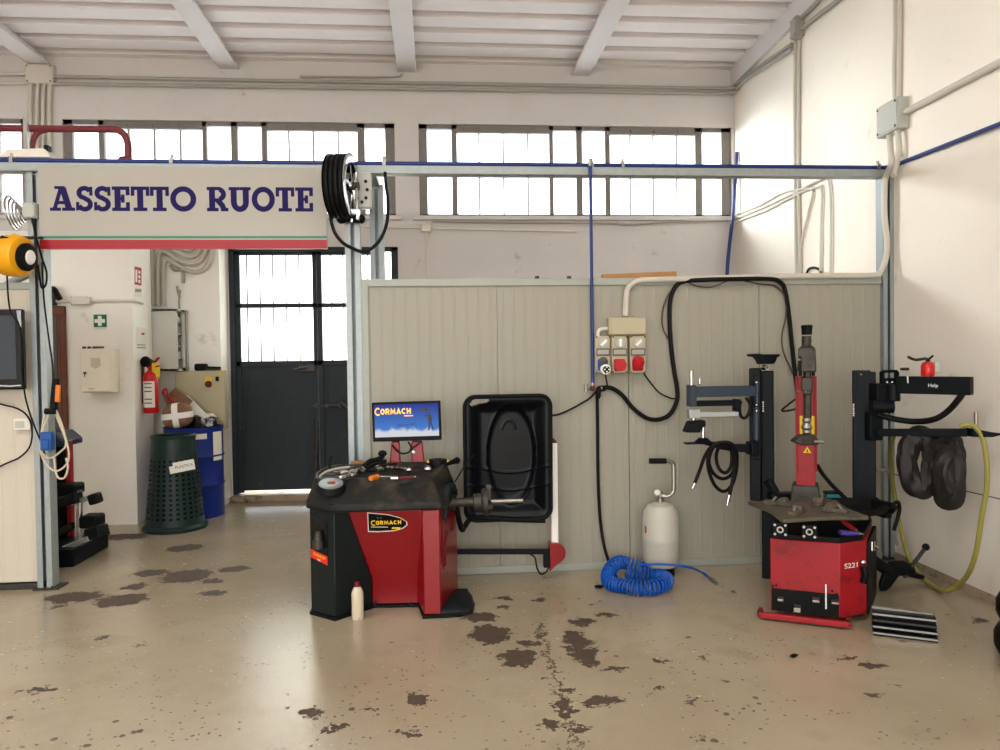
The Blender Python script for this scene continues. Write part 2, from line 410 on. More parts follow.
    vo2 = N.new('ShaderNodeTexVoronoi'); vo2.inputs['Scale'].default_value = 24; L.new(w2.outputs[0], vo2.inputs['Vector'])
    grit = mth('MULTIPLY', rng(vo2.outputs['Distance'], .17, .22, 1, 0), rng(noise(1.9, 4), .47, .53))
    mask = mth('MAXIMUM', patch, mth('MULTIPLY', mth('MAXIMUM', flk, grit), .85))
    col = mix(mask, col, mix(noise(20, 4), lin((62, 50, 40)), lin((88, 72, 57))))
    L.new(col, b.inputs['Base Color'])
    ro = mth('ADD', mth('MULTIPLY', mask, .5), .2); L.new(ro, b.inputs['Roughness'])
    b.inputs['Specular IOR Level'].default_value = .5
    st = N.new('ShaderNodeVectorMath'); st.operation = 'MULTIPLY'; st.inputs[1].default_value = (6, 2.2, 1); L.new(P, st.inputs[0])
    hgt = mth('ADD', mth('MULTIPLY', noise(9, 8, .7, st.outputs[0]), .6), mth('MULTIPLY', mask, -.12))
    bp = N.new('ShaderNodeBump'); bp.inputs['Strength'].default_value = .14; bp.inputs['Distance'].default_value = .01
    L.new(hgt, bp.inputs['Height']); L.new(bp.outputs[0], b.inputs['Normal'])
    return m
FLOOR = floor_material()
struct(MB().box(XL - .3, rwx(YB) + .5, YF - 12, YB + .3, -.2, 0).build('floor', FLOOR, flat=True))
# dirty step under the gate and the raised dirty strip along the right wall
DIRTY = mat('grimy_concrete', (150, 132, 108), .8, var=.2, scale=8, bump=.4, dirt=(70, 60, 48), dthr=(.5, .7), dscale=6)
struct(MB().box(DX0, DX1, YB - .12, YB + .3, 0, .07).build('trim_3', DIRTY, bevel=.01))
mb = MB(); mb.prism([(0, 0), (.025, 0), (.012, .035), (0, .05)], (rwx(YF), YF, 0), RWN, UZ, RWD * (YB - YF)); struct(mb.build('baseboard_right', DIRTY))

# windows ------------------------------------------------------------
PANES = [(427, 451), (456, 477), (478.3, 501), (502.3, 525.3), (526.6, 547), (551, 574), (580, 603), (608, 628), (629.3, 651.5), (652.8, 675.5), (676.8, 695), (702, 722)]
def steel_window(n, x0, x1):
    k = lambda px: x0 + (px - 419) / (731.5 - 419) * (x1 - x0)
    y0, y1 = YB + .03, YB + .09
    zt, zb = WZ1, WZ0
    za = at(575, 177, YB).z; zc = at(575, 165, YB).z
    root = bpy.data.objects.new('window_%d' % n, None); COL.objects.link(root); root.location = ((x0 + x1) / 2, YB, zb); struct(root)
    root['label'] = 'grey steel framed strip window high on the back wall'
    f = MB()
    cols = [k(419)] + [v for p in PANES for v in (k(p[0]), k(p[1]))] + [k(731.5)]
    op = set([1, 2, 3, 4, 7, 8, 9, 10])
    for i in range(0, len(cols), 2):
        thin = cols[i + 1] - cols[i] < .025
        f.box(cols[i], cols[i + 1], y0 + (.015 if thin else 0), y1, zb, zt)
    f.box(x0, x1, y0, y1 + .01, zt - .05, zt).box(x0, x1, y0, y1, zb, zb + .03).box(x0, x1, y0, y1, za, zc)
    for i, p in enumerate(PANES):
        if i in op: f.box(k(p[0]), k(p[1]), y0 - .01, y1, zt - .09, zt - .03)
    f.box(k(608) - .03, k(695) + .03, y0 - .03, y0, zt - .1, zt - .075).box(k(456) - .03, k(547) + .03, y0 - .03, y0, zt - .1, zt - .075)
    f.build('window_frame', FRAME_WIN, root, flat=True)
    MB().box(x0, x1, y0 + .035, y0 + .041, zb, zt).build('pane', GLASS, root, flat=True)
    MB().box(x0 - .08, x1 + .08, YB - .05, YB + .03, zb - .05, zb).build('window_sill', BLOCK, root, bevel=.006)
    return root
steel_window(1, *W1); steel_window(2, *W2); steel_window(3, *W3)

# steel gate -----------------------------------------------------------
g = bpy.data.objects.new('door_1', None); COL.objects.link(g); g.location = ((DX0 + DX1) / 2, YB, .07); struct(g)
g['label'] = 'dark grey two-leaf steel gate with frosted glass upper half'
gy = YB + .02; zg0 = at(270, 361, YB).z; zg1 = at(270, 305, YB).z; xm0, xm1 = at(311.5, 300, YB).x, at(319.5, 300, YB).x
def gx(px): return at(px, 300, YB).x
mb = MB().box(DX0, DX0 + .06, gy - .03, gy + .08, .07, DZ1).box(DX1 - .08, DX1, gy - .03, gy + .08, .07, DZ1).box(DX0, DX1, gy - .03, gy + .08, DZ1 - .05, DZ1)
mb.build('door_frame', DOOR_STEEL, g, bevel=.004)
lx = [(DX0 + .06, xm0 + .055), (xm0 + .06, at(384, 300, YB).x)]
for (a, b2), bars in zip(lx, ([246.5, 259.5, 272.5, 285.5, 298.7], [331, 343, 356, 368])):
    f = MB()
    f.box(a, a + .055, gy, gy + .05, .09, DZ1 - .05).box(b2 - .045, b2, gy, gy + .05, .09, DZ1 - .05)
    f.box(a, b2, gy, gy + .05, DZ1 - .09, DZ1 - .05).box(a, b2, gy, gy + .05, zg1 - .03, zg1 + .02).box(a, b2, gy, gy + .05, zg0 - .06, zg0)
    leaf = f.build('door_leaf', DOOR_STEEL, g, bevel=.003)
    br = MB()
    for px in bars: br.box(gx(px) - .006, gx(px) + .006, gy + .012, gy + .03, zg0, DZ1 - .06)
    br.build('glazing_bar', FRAME_DARK, leaf, flat=True)
    MB().box(a + .04, b2 - .04, gy + .03, gy + .036, zg0 - .02, DZ1 - .06).build('pane', GLASS_F, leaf, flat=True)
    # sheet pressed with diagonal creases
    w = b2 - a - .1; hz = zg0 - .15; o = Vector((a + .055, gy + .02, .11)); p = MB()
    c = Vector((.12 * w, -.022, hz * .96)) ; d2 = Vector((w * .86, -.022, hz * .04))
    V = [o, o + Vector((w, 0, 0)), o + Vector((w, 0, hz)), o + Vector((0, 0, hz)), o + c, o + d2]
    p.add(V, [(0, 5, 4), (0, 1, 5), (1, 2, 5), (2, 4, 5), (2, 3, 4), (3, 0, 4)])
    p.build('sheet_panel', DOOR_STEEL, leaf, flat=True)
mb = MB(); q = at(306, 369, YB - .03); mb.box(q.x - .09, q.x + .1, gy - .03, gy, q.z - .03, q.z + .05); mb.cyl(q + Vector((-.14, -.03, -.01)), q + Vector((.02, -.03, .02)), .014)
mb.build('door_latch', STEEL_D, g, bevel=.004)
p0, p1 = at(313, 406, YB - .04), at(352, 405, YB - .04)
mb = MB().cyl(p0, p1, .016); mb.cyl(at(341, 402, YB - .06), at(352, 412, YB - .06), .03)
for px in (317, 327, 340): mb.cbox(at(px, 405.5, YB - .03), .03, .06, .05)
mb.build('locking_bar', STEEL_D, g)
MB().cyl(at(317, 420, YB - .03), at(316, 487, YB - .03), .018).build('drop_bolt', STEEL_D, g)
# cream side light beside the gate leaves
MB().box(at(384, 300, YB).x, DX1 - .06, gy + .03, gy + .04, .07, DZ1 - .05).build('side_pane', GLASS_F, g, flat=True)

# brown framed door into the office
fx1 = at(68.8, 400, CBY).x; dz = at(60, 306, CBY).z
d = bpy.data.objects.new('door_2', None); COL.objects.link(d); d.location = (fx1 - .45, CBY, 0); struct(d)
d['label'] = 'brown wood framed grey door in the office wall'
mb = MB().box(fx1 - .09, fx1 - .05, CBY - .025, CBY, 0, dz - .05).box(fx1 - .05, fx1, CBY - .04, CBY, 0, dz).box(fx1 - 1.0, fx1 - .91, CBY - .04, CBY, 0, dz).box(fx1 - 1.0, fx1, CBY - .042, CBY, dz - .09, dz)
mb.build('door_frame', BROWN, d, bevel=.012)
MB().box(fx1 - .91, fx1 - .09, CBY - .022, CBY - .001, .01, dz - .09).build('door_leaf', DOOR_GREY, d, bevel=.004)
mb = MB().cyl((fx1 - .16, CBY - .07, 1.02), (fx1 - .27, CBY - .07, 1.02), .011); mb.cyl((fx1 - .16, CBY - .022, 1.02), (fx1 - .16, CBY - .075, 1.02), .011)
mb.build('door_handle', STEEL, d)

# ------------------------------------------------------------------ light
W = bpy.data.worlds.new('world'); S.world = W; W.use_nodes = True
nt = W.node_tree; N = nt.nodes; L = nt.links
tc = N.new('ShaderNodeTexCoord'); sp = N.new('ShaderNodeSeparateXYZ'); L.new(tc.outputs['Generated'], sp.inputs[0])
mr = N.new('ShaderNodeMapRange'); mr.inputs[1].default_value = -.4; mr.inputs[2].default_value = .4; L.new(sp.outputs[1], mr.inputs[0])
mx = N.new('ShaderNodeMix'); mx.data_type = 'RGBA'; mx.inputs[6].default_value = (1.0, .985, .965, 1); mx.inputs[7].default_value = (.93, .98, 1.05, 1)
L.new(mr.outputs[0], mx.inputs[0]); L.new(mx.outputs[2], N['Background'].inputs[0]); N['Background'].inputs[1].default_value = 3.9
def portal(name, x0, x1, z0, z1, y, back):
    l = bpy.data.lights.new(name, 'AREA'); l.shape = 'RECTANGLE'; l.size = x1 - x0; l.size_y = z1 - z0; l.cycles.is_portal = True
    o = bpy.data.objects.new(name, l); COL.objects.link(o); o.location = ((x0 + x1) / 2, y, (z0 + z1) / 2)
    o.rotation_euler = (radians(90 if back else -90), 0, 0)
    o.rotation_euler = (radians(-90), 0, 0) if back else (radians(90), 0, 0)
for i, w in enumerate((W1, W2, W3)): portal('window_daylight', w[0], w[1], WZ0, WZ1, YB + .28, True)
portal('gate_daylight', DX0, DX1, 1.5, DZ1, YB + .28, True)
portal('gateway_daylight', GX0, GX1, 0, GZ, YF - .28, False)
l = bpy.data.lights.new('added_roof_daylight', 'AREA'); l.shape = 'RECTANGLE'; l.size = SKX1 - SKX0; l.size_y = SKY1 - SKY0; l.cycles.is_portal = True  # portal for the roof opening added to light the floor from above
o = bpy.data.objects.new('added_roof_daylight', l); COL.objects.link(o); o.location = ((SKX0 + SKX1) / 2, (SKY0 + SKY1) / 2, ZT + .25)
sun = bpy.data.lights.new('sun', 'SUN'); sun.energy = 36; sun.angle = radians(24); sun.color = (1, .96, .88)
so = bpy.data.objects.new('sun', sun); COL.objects.link(so)
so.rotation_euler = Vector((1, -.36, -.12)).to_track_quat('-Z', 'Y').to_euler()
VS = S.view_settings; VS.view_transform = "Standard"; VS.look = "None"; VS.gamma = 1; VS.use_curve_mapping = False; VS.exposure = .7
S.cycles.use_denoising = True; S.cycles.max_bounces = 10; S.cycles.diffuse_bounces = 6; S.cycles.transparent_max_bounces = 12; S.cycles.sample_clamp_indirect = 8
# ================================================================== frame, partitions, sign
YP = 5.63
def P(px, py, Y=YP): return at(px, py, Y)
def pts(L, Y=None): return [at(a[0], a[1], a[2] if len(a) > 2 else Y) for a in L]

# sandwich panel partition: four ribbed sheets in a galvanised surround
px0, px1 = at(364, 400, YP).x, at(881, 400, YP).x
ptop = 2.225
part = thing('panel_partition', 'long cream ribbed sandwich panel partition standing behind the two machines', 'partition', ((px0 + px1) / 2, YP, 0))
seams = [px0] + [at(p, 430, YP).x for p in (498.5, 629, 760)] + [px1]
for a, b in zip(seams, seams[1:]):
    mb = MB(); mb.box(a + .003, b - .003, YP + .004, YP + .044, .05, ptop - .03)
    n = round((b - a) / .0872)
    for i in range(n):
        x = a + (i + .5) * (b - a) / n
        mb.prism([(-.010, 0), (-.007, -.0025), (.007, -.0025), (.010, 0)], (x, YP + .0042, .052), UX, UY, UZ * (ptop - .085))
    mb.build('wall_panel', SHEET, part, flat=True)
MB().box(px0, px1, YP - .012, YP + .055, ptop - .055, ptop).build('top_rail', GALV_PAINT, part, bevel=.003)
MB().box(px0, px1, YP - .012, YP + .055, 0, .055).build('bottom_rail', GALV_PAINT, part, bevel=.003)
MB().box(px0 - .005, px0 + .045, YP - .014, YP + .056, 0, ptop + .001).build('edge_rail', GALV_PAINT, part, bevel=.003)
mb = MB()
for px in (537, 569): mb.cbox(at(px, 277.5, YP), .03, .03, .02)
mb.build('rail_clip', STEEL_D, part)

# left partition
YL = 5.70
lx1 = at(36, 440, YL).x
lp = thing('panel_partition', 'short dirty cream panel partition carrying the television and the light switch', 'partition', (lx1 - .6, YL, 0))
for i in range(2):
    a = lx1 - .6 * (i + 1); mb = MB().box(a + .003, a + .597, YL, YL + .04, .05, 2.19)
    for k in range(6): mb.prism([(-.010, 0), (-.007, -.0025), (.007, -.0025), (.010, 0)], (a + .05 + k * .1, YL + .0002, .052), UX, UY, UZ * 2.12)
    mb.build('wall_panel', SHEET_L, lp, flat=True)
MB().box(lx1 - 1.2, lx1, YL - .012, YL + .05, 2.17, 2.22).build('top_rail', GALV_PAINT, lp, bevel=.003)
MB().box(lx1 - 1.2, lx1 + .03, YL - .025, YL + .05, 0, .04).build('bottom_rail', STEEL_D, lp, bevel=.003)

def post(x, y, w, d, z1, label, group='galvanised posts of the overhead frame', ext=.05):
    t = thing('steel_post', label, 'post', (x, y, 0), group)
    # C channel open to the front, with rolled lips
    poly = [(-w/2, 0), (-w/2 + .38 * w, 0), (-w/2 + .38 * w, .008), (-w/2 + .008, .008), (-w/2 + .008, d - .008), (w/2 - .008, d - .008), (w/2 - .008, .008), (w/2 - .38 * w, .008), (w/2 - .38 * w, 0), (w/2, 0), (w/2, d), (-w/2, d)]
    MB().prism(poly, (x, y, .012), UX, UY, UZ * (z1 - .012)).build('channel', GALV, t, flat=True)
    mb = MB().box(x - w/2 - .02, x + w/2 + ext, y - .03, y + d + .03, 0, .012)
    for sx in (-1, 1): mb.cyl((x + sx * (w/2 + .005) , y - .018, .012), (x + sx * (w/2 + .005), y - .018, .026), .009, n=6)
    mb.build('base_plate', STEEL_D, t)
    return t
ZB = at(600, 175, YP).z                      # underside of the header
mpx = at(355.5, 400, YP).x
post(at(42.5, 440, 5.68).x, 5.66, .104, .10, ZB, 'galvanised steel post at the edge of the short partition, under the yellow cable reel')
post(mpx, YP - .01, .112, .10, ZB, 'galvanised steel post under the black hose reel at the end of the sign')
post(at(888.5, 400, YP).x, YP - .01, .09, .10, ZB, 'galvanised steel post standing at the plaster wall end of the partition', ext=.004)
post(at(377, 240, 6.1).x, 6.08, .11, .10, 3.03, 'bluish steel post rising behind the partition in front of the gate side pane')
post(at(874, 220, 6.1).x - .0, 6.08, .065, .10, 3.03, 'slim pale steel post rising behind the partition beside the right-hand wall')

hx0, hx1 = -4.3, at(881, 170, YP).x
h = thing('header_beam', 'galvanised beam spanning the posts above the sign and the partition', 'beam', ((hx0 + hx1) / 2, YP, ZB))
zb = ZB
MB().box(hx0, hx1 + .08, YP, YP + .09, zb, zb + .062).build('channel', GALV, h, bevel=.004)
mb = MB()
for bx in (at(377, 240, 6.1).x, at(874, 220, 6.1).x): mb.box(bx - .03, bx + .03, YP + .09, 6.08, zb + .0, zb + .06)
mb.build('cross_tie', GALV, h, bevel=.003)

# blue compressed air line on top of the header, round the corner and along the right wall
zq = zb + .078
rw = lambda y, off=.03: Vector((rwx(y) - off, y, 0))
t = thing('air_pipe', 'blue compressed air pipe along the top of the header and on along the wall', 'pipe', ((hx0 + hx1) / 2, YP, zq))
cpt = Vector((hx1 + .09, YP - .02, zq + .005)); e1 = at(1000, 124, X=rwx(4.2) - .03); dd = (e1 - cpt); far = cpt + dd * 3.2
MB().cyl((hx0, YP + .02, zq), (hx1 + .04, YP + .02, zq), .016, n=14).cyl((hx1 + .04, YP + .02, zq), cpt, .016).cyl(cpt, far, .016, n=14).build('pipe_run', BLUE_PIPE, t)
for px in (11, 171, 384, 592, 623, 879):
    q = at(px, 165, YP); MB().box(q.x - .012, q.x + .012, YP - .005, YP + .045, zq - .02, zq + .024).cyl((q.x, YP + .02, zq + .02), (q.x, YP + .02, zq + .05), .012, n=8).build('pipe_clamp', STEEL, t)

# ---- sign
def stroke(mb, line, w, o, u, v, dp, closed=False):
    L_ = [Vector((a, b)) for a, b in line]; n = len(L_); off = []
    for i in range(n):
        a = L_[(i - 1) % n] if (closed or i > 0) else None; c = L_[(i + 1) % n] if (closed or i < n - 1) else None
        d1 = (L_[i] - a).normalized() if a is not None else None; d2 = (c - L_[i]).normalized() if c is not None else None
        if d1 is None: nn = Vector((-d2.y, d2.x)); k = 1
        elif d2 is None: nn = Vector((-d1.y, d1.x)); k = 1
        else:
            n1 = Vector((-d1.y, d1.x)); n2 = Vector((-d2.y, d2.x)); nn = (n1 + n2)
            nn = nn.normalized() if nn.length > 1e-3 else n1; k = 1 / max(.5, nn.dot(n1))
        off.append(nn * k * w / 2)
    for i in range(n if closed else n - 1):
        j = (i + 1) % n
        q = [L_[i] + off[i], L_[j] + off[j], L_[j] - off[j], L_[i] - off[i]]
        mb.prism([(p.x, p.y) for p in q], o, u, v, dp)
def arc(cx, cy, rx, ry, a0, a1, n=14): return [(cx + rx * cos(radians(a0 + (a1 - a0) * i / n)), cy + ry * sin(radians(a0 + (a1 - a0) * i / n))) for i in range(n + 1)]
class Layers:
    """each stroke a hair thicker than the one before, so that overlapping strokes never share a face"""
    def __init__(s): s.n = 0; s.mb = MB()
    def prism(s, poly, o, u, v, dp): s.n += 1; s.mb.prism(poly, o, u, v, dp * (1 + .012 * s.n))
def slab(mb, ch, x0, x1, o, u, v, dp):
    """slab serif capital in the box x0..x1, height 1"""
    w = x1 - x0
    R = lambda a, b, c, d: mb.prism([(x0 + a, c), (x0 + b, c), (x0 + b, d), (x0 + a, d)], o, u, v, dp)
    ST = lambda line, t_, closed=False: stroke(mb, [(x0 + a, b) for a, b in line], t_, o, u, v, dp, closed)
    if ch == 'E':
        R(0, w, 0, .14); R(0, w, .86, 1); R(.1, .34, 0, 1); R(.3, w - .22, .44, .57); R(w - .34, w - .2, .34, .67); R(w - .15, w, .1, .36); R(w - .15, w, .64, .9)
    elif ch == 'T':
        R(0, w, .86, 1); R(w/2 - .12, w/2 + .12, 0, 1); R(w/2 - .27, w/2 + .27, 0, .14); R(0, .14, .62, .9); R(w - .14, w, .62, .9)
    elif ch == 'O': ST(arc(w/2, .5, w/2 - .11, .41, 0, 348, 29), .22, True)
    elif ch == 'U':
        R(.08, .32, .36, 1); R(w - .32, w - .08, .36, 1); R(0, .44, .87, 1); R(w - .44, w, .87, 1); ST(arc(w/2, .38, w/2 - .2, .29, 180, 360), .235)
    elif ch == 'S':
        ST(arc(w/2, .735, w/2 - .12, .185, 20, 180, 10) + arc(w/2, .735, w/2 - .12, .2, 190, 262, 6)[0:] + arc(w/2, .27, w/2 - .11, .21, 80, 0, 8)[1:] + arc(w/2, .27, w/2 - .11, .2, -10, -165, 10), .19)
        R(w - .14, w - .02, .62, .98); R(.0, .12, .02, .36)
    elif ch == 'R':
        R(0, .46, 0, .14); R(.09, .33, 0, 1); R(0, .5, .87, 1); ST([(.2, .935), (w * .55, .935)] + arc(w * .55, .7, .22, .235, 90, -90, 10)[1:] + [(.2, .465)], .14)
        ST([(w * .5, .46), (w * .72, .24), (w - .18, .06)], .22); R(w - .3, w, 0, .14)
        ST(arc(w * .55, .7, .2, .2, 80, -80, 8), .2)
    elif ch == 'A':
        ST([(.17, .05), (w/2 - .05, .93)], .15); ST([(w - .22, .05), (w/2 + .02, .93)], .25); R(.22, w - .25, .27, .4); R(0, .42, 0, .13); R(w - .5, w, 0, .13); R(w/2 - .3, w/2 + .1, .88, 1)
ys = YP - .03
sg = thing('hanging_sign', 'large cream sign reading ASSETTO RUOTE hung from the header beam', 'sign', at(182, 249, ys))
s0, s1 = at(38.5, 200, ys).x, at(326.5, 200, ys).x; sz0, sz1 = at(182, 249, ys).z, at(182, 167, ys).z
MB().box(s0, s1, ys, ys + .022, sz0, sz1).build('sign_board', SIGN, sg, bevel=.002)
z_ = lambda py: at(182, py, ys).z
MB().box(s0 + .001, s1 - .001, ys - .002, ys, z_(238.4), z_(236)).build('green_stripe', SIGN_GREEN, sg, flat=True)
MB().box(s0 + .001, s1 - .001, ys - .002, ys, sz0 + .001, z_(239.8)).build('red_stripe', SIGN_RED, sg, flat=True)
hcap = z_(186.8) - z_(211.2); xk = lambda zx: at(30 + zx / 3.279, 199, ys).x
ly = Layers(); o = Vector((0, ys, z_(211.2)))
for ch, a, b in [('A', 65, 147), ('S', 151, 207), ('S', 210, 266), ('E', 269, 327), ('T', 331, 392), ('T', 394, 456), ('O', 460, 545), ('R', 580, 650), ('U', 652, 724), ('O', 727, 803), ('T', 806, 867), ('E', 870, 928)]:
    a, b = (xk(a) / hcap, xk(b) / hcap); slab(ly, ch, a, b, o, UX * hcap, UZ * hcap, Vector((0, -.0012, 0))); ly.n %= 60
ly.mb.build('lettering', NAVY, sg, flat=True)
for px in (60, 171, 310): q = at(px, 166, ys); MB().box(q.x - .01, q.x + .01, ys + .022, YP + .0, sz1 - .04, sz1 - .01).build('hanger', STEEL, sg)

# ---- black hose reel on the middle post
rz = at(345, 186, 5.5)
hr = thing('hose_reel', 'black rubber air hose wound on a chrome reel at the top of the middle post', 'hose reel', (rz.x, YP, rz.z - .25))
ax = Vector((.985, -.17, 0)).normalized(); c0 = Vector((at(341, 186, 5.5).x, 5.5, rz.z - .005)); R0 = at(345, 154, 5.5).z - rz.z
mb = MB()
for k in range(4): mb.lathe([(R0 * .93 + .017 * cos(a), .017 * sin(a)) for a in [2 * pi * i / 10 for i in range(11)]], c0 + ax * (-.045 + .034 * k), ax, n=40)
mb.lathe([(R0 * .8, -.06), (R0 * .8, .075)], c0, ax, n=36); mb.build('wound_hose', BLACK_RUB, hr)
for s_, nm in ((-.068, 'reel_flange'), (.082, 'reel_flange')):
    mb = MB(); mb.lathe([(R0 * .98, s_ - .004), (R0 * 1.03, s_), (R0 * .98, s_ + .004)] + [(R0 * .72, s_ + .003), (R0 * .72, s_ - .003), (R0 * .98, s_ - .004)], c0, ax, n=44)
    b_ = ax.cross(UZ)
    for k in range(5):
        a = 2 * pi * k / 5 + .3; d_ = UZ * cos(a) + b_ * sin(a); mb.bar(c0 + ax * s_ + d_ * .03, c0 + ax * s_ + d_ * R0 * .75, .03, .005, up=ax)
    mb.lathe([(.0, -.01), (.06, -.01), (.06, .012), (0, .012)], c0 + ax * s_, ax); mb.build(nm, CHROME, hr)
mb = MB(); mb.cyl(c0 - ax * .08, c0 + ax * .13, .03); mb.build('hub', STEEL_D, hr)
m0 = at(352, 208, 5.55); mb = MB(); mb.bar(c0 + ax * .12 + UZ * .1, Vector((mpx + .01, 5.55, at(352, 222, 5.55).z)), .05, .012, up=ax); mb.bar(c0 + ax * .12, c0 + ax * .12 - UZ * .24, .045, .012, up=ax)
mb.build('mount_arm', CHROME, hr)
q = at(354, 219, 5.56); mb = MB(); mb.cyl(q + Vector((-.09, 0, .01)), q + Vector((.05, 0, 0)), .03); mb.ball(q + Vector((-.09, 0, .0)), .036); mb.ball(q + Vector((.05, 0, 0)), .034); mb.build('swivel_guide', BLACK, hr)
mb = MB(); mb.tube(pts([(331, 207, 5.5), (331, 220, 5.5), (335, 233, 5.5), (343, 243, 5.52), (352, 248, 5.55), (362, 251.5, 5.56), (372, 248, 5.56), (381, 238, 5.57), (387, 222, 5.59), (388, 200, 5.6), (386, 186, 5.6), (385, 172, 5.6)]), .0125); mb.build('loose_hose', BLACK_RUB, hr)
# grey isolator box behind the reel
q = at(365, 191, 5.6); t = thing('control_box', 'small grey electrical box fixed behind the black hose reel', 'electrical box', (q.x, 5.64, q.z - .13))
MB().box(q.x - .06, q.x + .045, 5.56, 5.63, q.z - .13, q.z + .13).build('housing', BOX_GREY, t, bevel=.006)
mb = MB()
for dx, dz in ((.01, .06), (.02, .0), (.01, -.06), (-.02, -.09)): mb.cyl((q.x + dx, 5.56, q.z + dz), (q.x + dx, 5.55, q.z + dz), .012, n=10)
mb.build('button', BLACK, t)

# ---- blue drop pipes
q0, q1 = at(589.5, 170, YP), at(592, 384, YP)
dp = thing('air_drop_pipe', 'blue compressed air drop pipe hanging down beside the wall sockets', 'pipe', (q0.x, YP - .03, q1.z - .05))
xd, yd = at(590.8, 280, YP).x, YP - .03
MB().cyl((xd, yd, zq), (xd, yd, q1.z), .013, n=14).build('pipe_run', BLUE_PIPE, dp)
MB().cyl((xd, yd, q1.z + .01), (xd, yd, q1.z - .035), .017, n=8).cyl((xd - .05, yd - .01, q1.z - .03), (xd + .07, yd - .01, q1.z - .03), .011).cyl((xd - .055, yd - .01, q1.z - .055), (xd - .055, yd - .01, q1.z), .012).build('tee_fitting', STEEL, dp)
MB().ball((xd - .01, yd - .03, q1.z - .03), .02).build('valve', MAROON, dp)
q = at(598.5, 392, YP - .05); MB().cbox(q, .032, .035, .075).cyl(q + UZ * .04, q - UZ * .05, .012).build('coupling', BLACK, dp, bevel=.006)
MB().cyl((q0.x, yd, zq - .02), (q0.x, yd, zq + .035), .018, n=8).build('pipe_clamp', STEEL, dp)
a, b = at(737, 152, 8.85), at(727, 276, 8.85)
tag(MB().tube([a, (a + b) / 2 + Vector((.01, 0, 0)), b, Vector((b.x - .02, 8.85, 1.4))], .022).build('air_drop_pipe', BLUE_PIPE), 'dark blue pipe coming down the back wall in the corner behind the partition', 'pipe')

# ---- cardboard lying on the partition
a, b, c, d = at(602, 276.5, YP + .02), at(602, 272.5, YP + .02), at(676, 269, YP + .02), at(676, 276, YP + .02)
ct = ptop + .0005
mb = MB(); mb.prism([(a.x, ct), (d.x, ct), (c.x, ct + .05), (b.x, ct + .028)], (0, YP + .0, 0), UX, UZ, Vector((0, .05, 0)))
tag(mb.build('cardboard_piece', CARD, bevel=.002), 'flat piece of brown cardboard lying on top of the partition', 'cardboard')

# ================================================================== wall conduits and boxes
def conduit(label, paths, m=CONDUIT, r=.016, group='painted conduits', clips=()):
    mb = MB()
    for p in paths: mb.tube(p, r, n=10)
    return tag(mb.build('conduit', m), label, 'conduit', group)
yc = YB - .02
def straight(p, q, n=3): return [p + (q - p) * i / n for i in range(n + 1)]
rc = lambda px, py, off=.02: at(px, py, X=rwx(8) ) if False else None
def onR(px, py, off=.02):
    """point on the right wall seen at a pixel, standing off from it"""
    y = 7.0
    for _ in range(12): y = at(px, py, X=rwx(y) - off).y
    return at(px, py, X=rwx(y) - off)
yb2 = YB - .05
jb = at(41, 75, YB - .04)
for (ya, yb_, lab) in ((76.5, 88.5, 'upper of the two long conduits on the back wall under the roof'), (83.5, 93.5, 'lower of the two long conduits on the back wall under the roof')):
    pr = [at(53, ya, yb2), at(300, ya + (yb_ - ya) * .38, yb2), at(550, ya + (yb_ - ya) * .72, yb2), at(724, yb_ - .3, yb2)]
    pr += [onR(738, yb_ - 6.5, .04), onR(748, yb_ - 14 - (2 if ya > 80 else 0), .04), onR(792, 44 if ya < 80 else 49, .04)]
    conduit(lab, [pr], CONDUIT_D, .02)
conduit('short conduits leaving the corner junction box towards the edge of the back wall', [[at(28, 74, yb2), at(10, 74, yb2), at(-40, 74, yb2)], [at(28, 83, yb2), at(10, 83, yb2), at(-40, 83, yb2)]], CONDUIT, .02)
conduit('bundle of four conduits dropping from the corner junction box between the windows', [[at(x0, 84, yb2), at(x0 - 1, 120, yb2), at(x0 + 1, 215, yb2), at(x0 + 3, 300, yb2)] for x0 in (31, 38, 44, 50)], CONDUIT, .022)
conduit('thin conduit that follows the upper pair and turns up beside a roof beam', [[at(300, 76.5, yb2), at(380, 77, yb2), at(398, 76.5, yb2), at(402, 73.5, yb2)]], CONDUIT_D, .012)
def junction(label, c, sx, sy, sz, rz=0, m=BOX_GREY, group='junction boxes on the walls'):
    t = thing('junction_box', label, 'junction box', (c.x, c.y, c.z - sz / 2), group)
    MB().cbox(c, sx, sy, sz, rz).build('housing', m, t, bevel=.006)
    M = Matrix.Translation(c) @ Matrix.Rotation(rz, 4, 'Z')
    mb = MB().box(-sx * .46, sx * .46, -sy / 2 - .006, -sy / 2, -sz * .45, sz * .45, M); mb.build('lid', m, t, bevel=.003)
    mb = MB()
    for a in (-1, 1):
        for b in (-1, 1): mb.cyl(M @ Vector((a * sx * .41, -sy / 2 - .004, b * sz * .39)), M @ Vector((a * sx * .41, -sy / 2 - .01, b * sz * .39)), min(sx, sz) * .04, n=8)
    mb.build('lid_screw', TXT_D, t)
    return t
junction('pale junction box at the head of the conduits between the two windows', jb, width_at(25, YB), .09, width_at(18, YB), m=CONDUIT)
q = at(426, 228, YB - .03); junction('tiny white junction box under the far window sill', q, width_at(10, YB), .05, width_at(8, YB), m=WHITE_PIPE)
conduit('thin white conduit running level below the window sills', [[at(362, 226.5, yb2 + .03), at(400, 227.5, yb2 + .03), at(426, 228, yb2 + .03)], [at(426, 230, yb2 + .03), at(427, 250, yb2 + .03), at(427, 300, yb2 + .03)], [at(431, 228.5, yb2 + .03), at(500, 230, yb2 + .03), at(577, 231.5, yb2 + .03)]], WHITE_PIPE, .011)
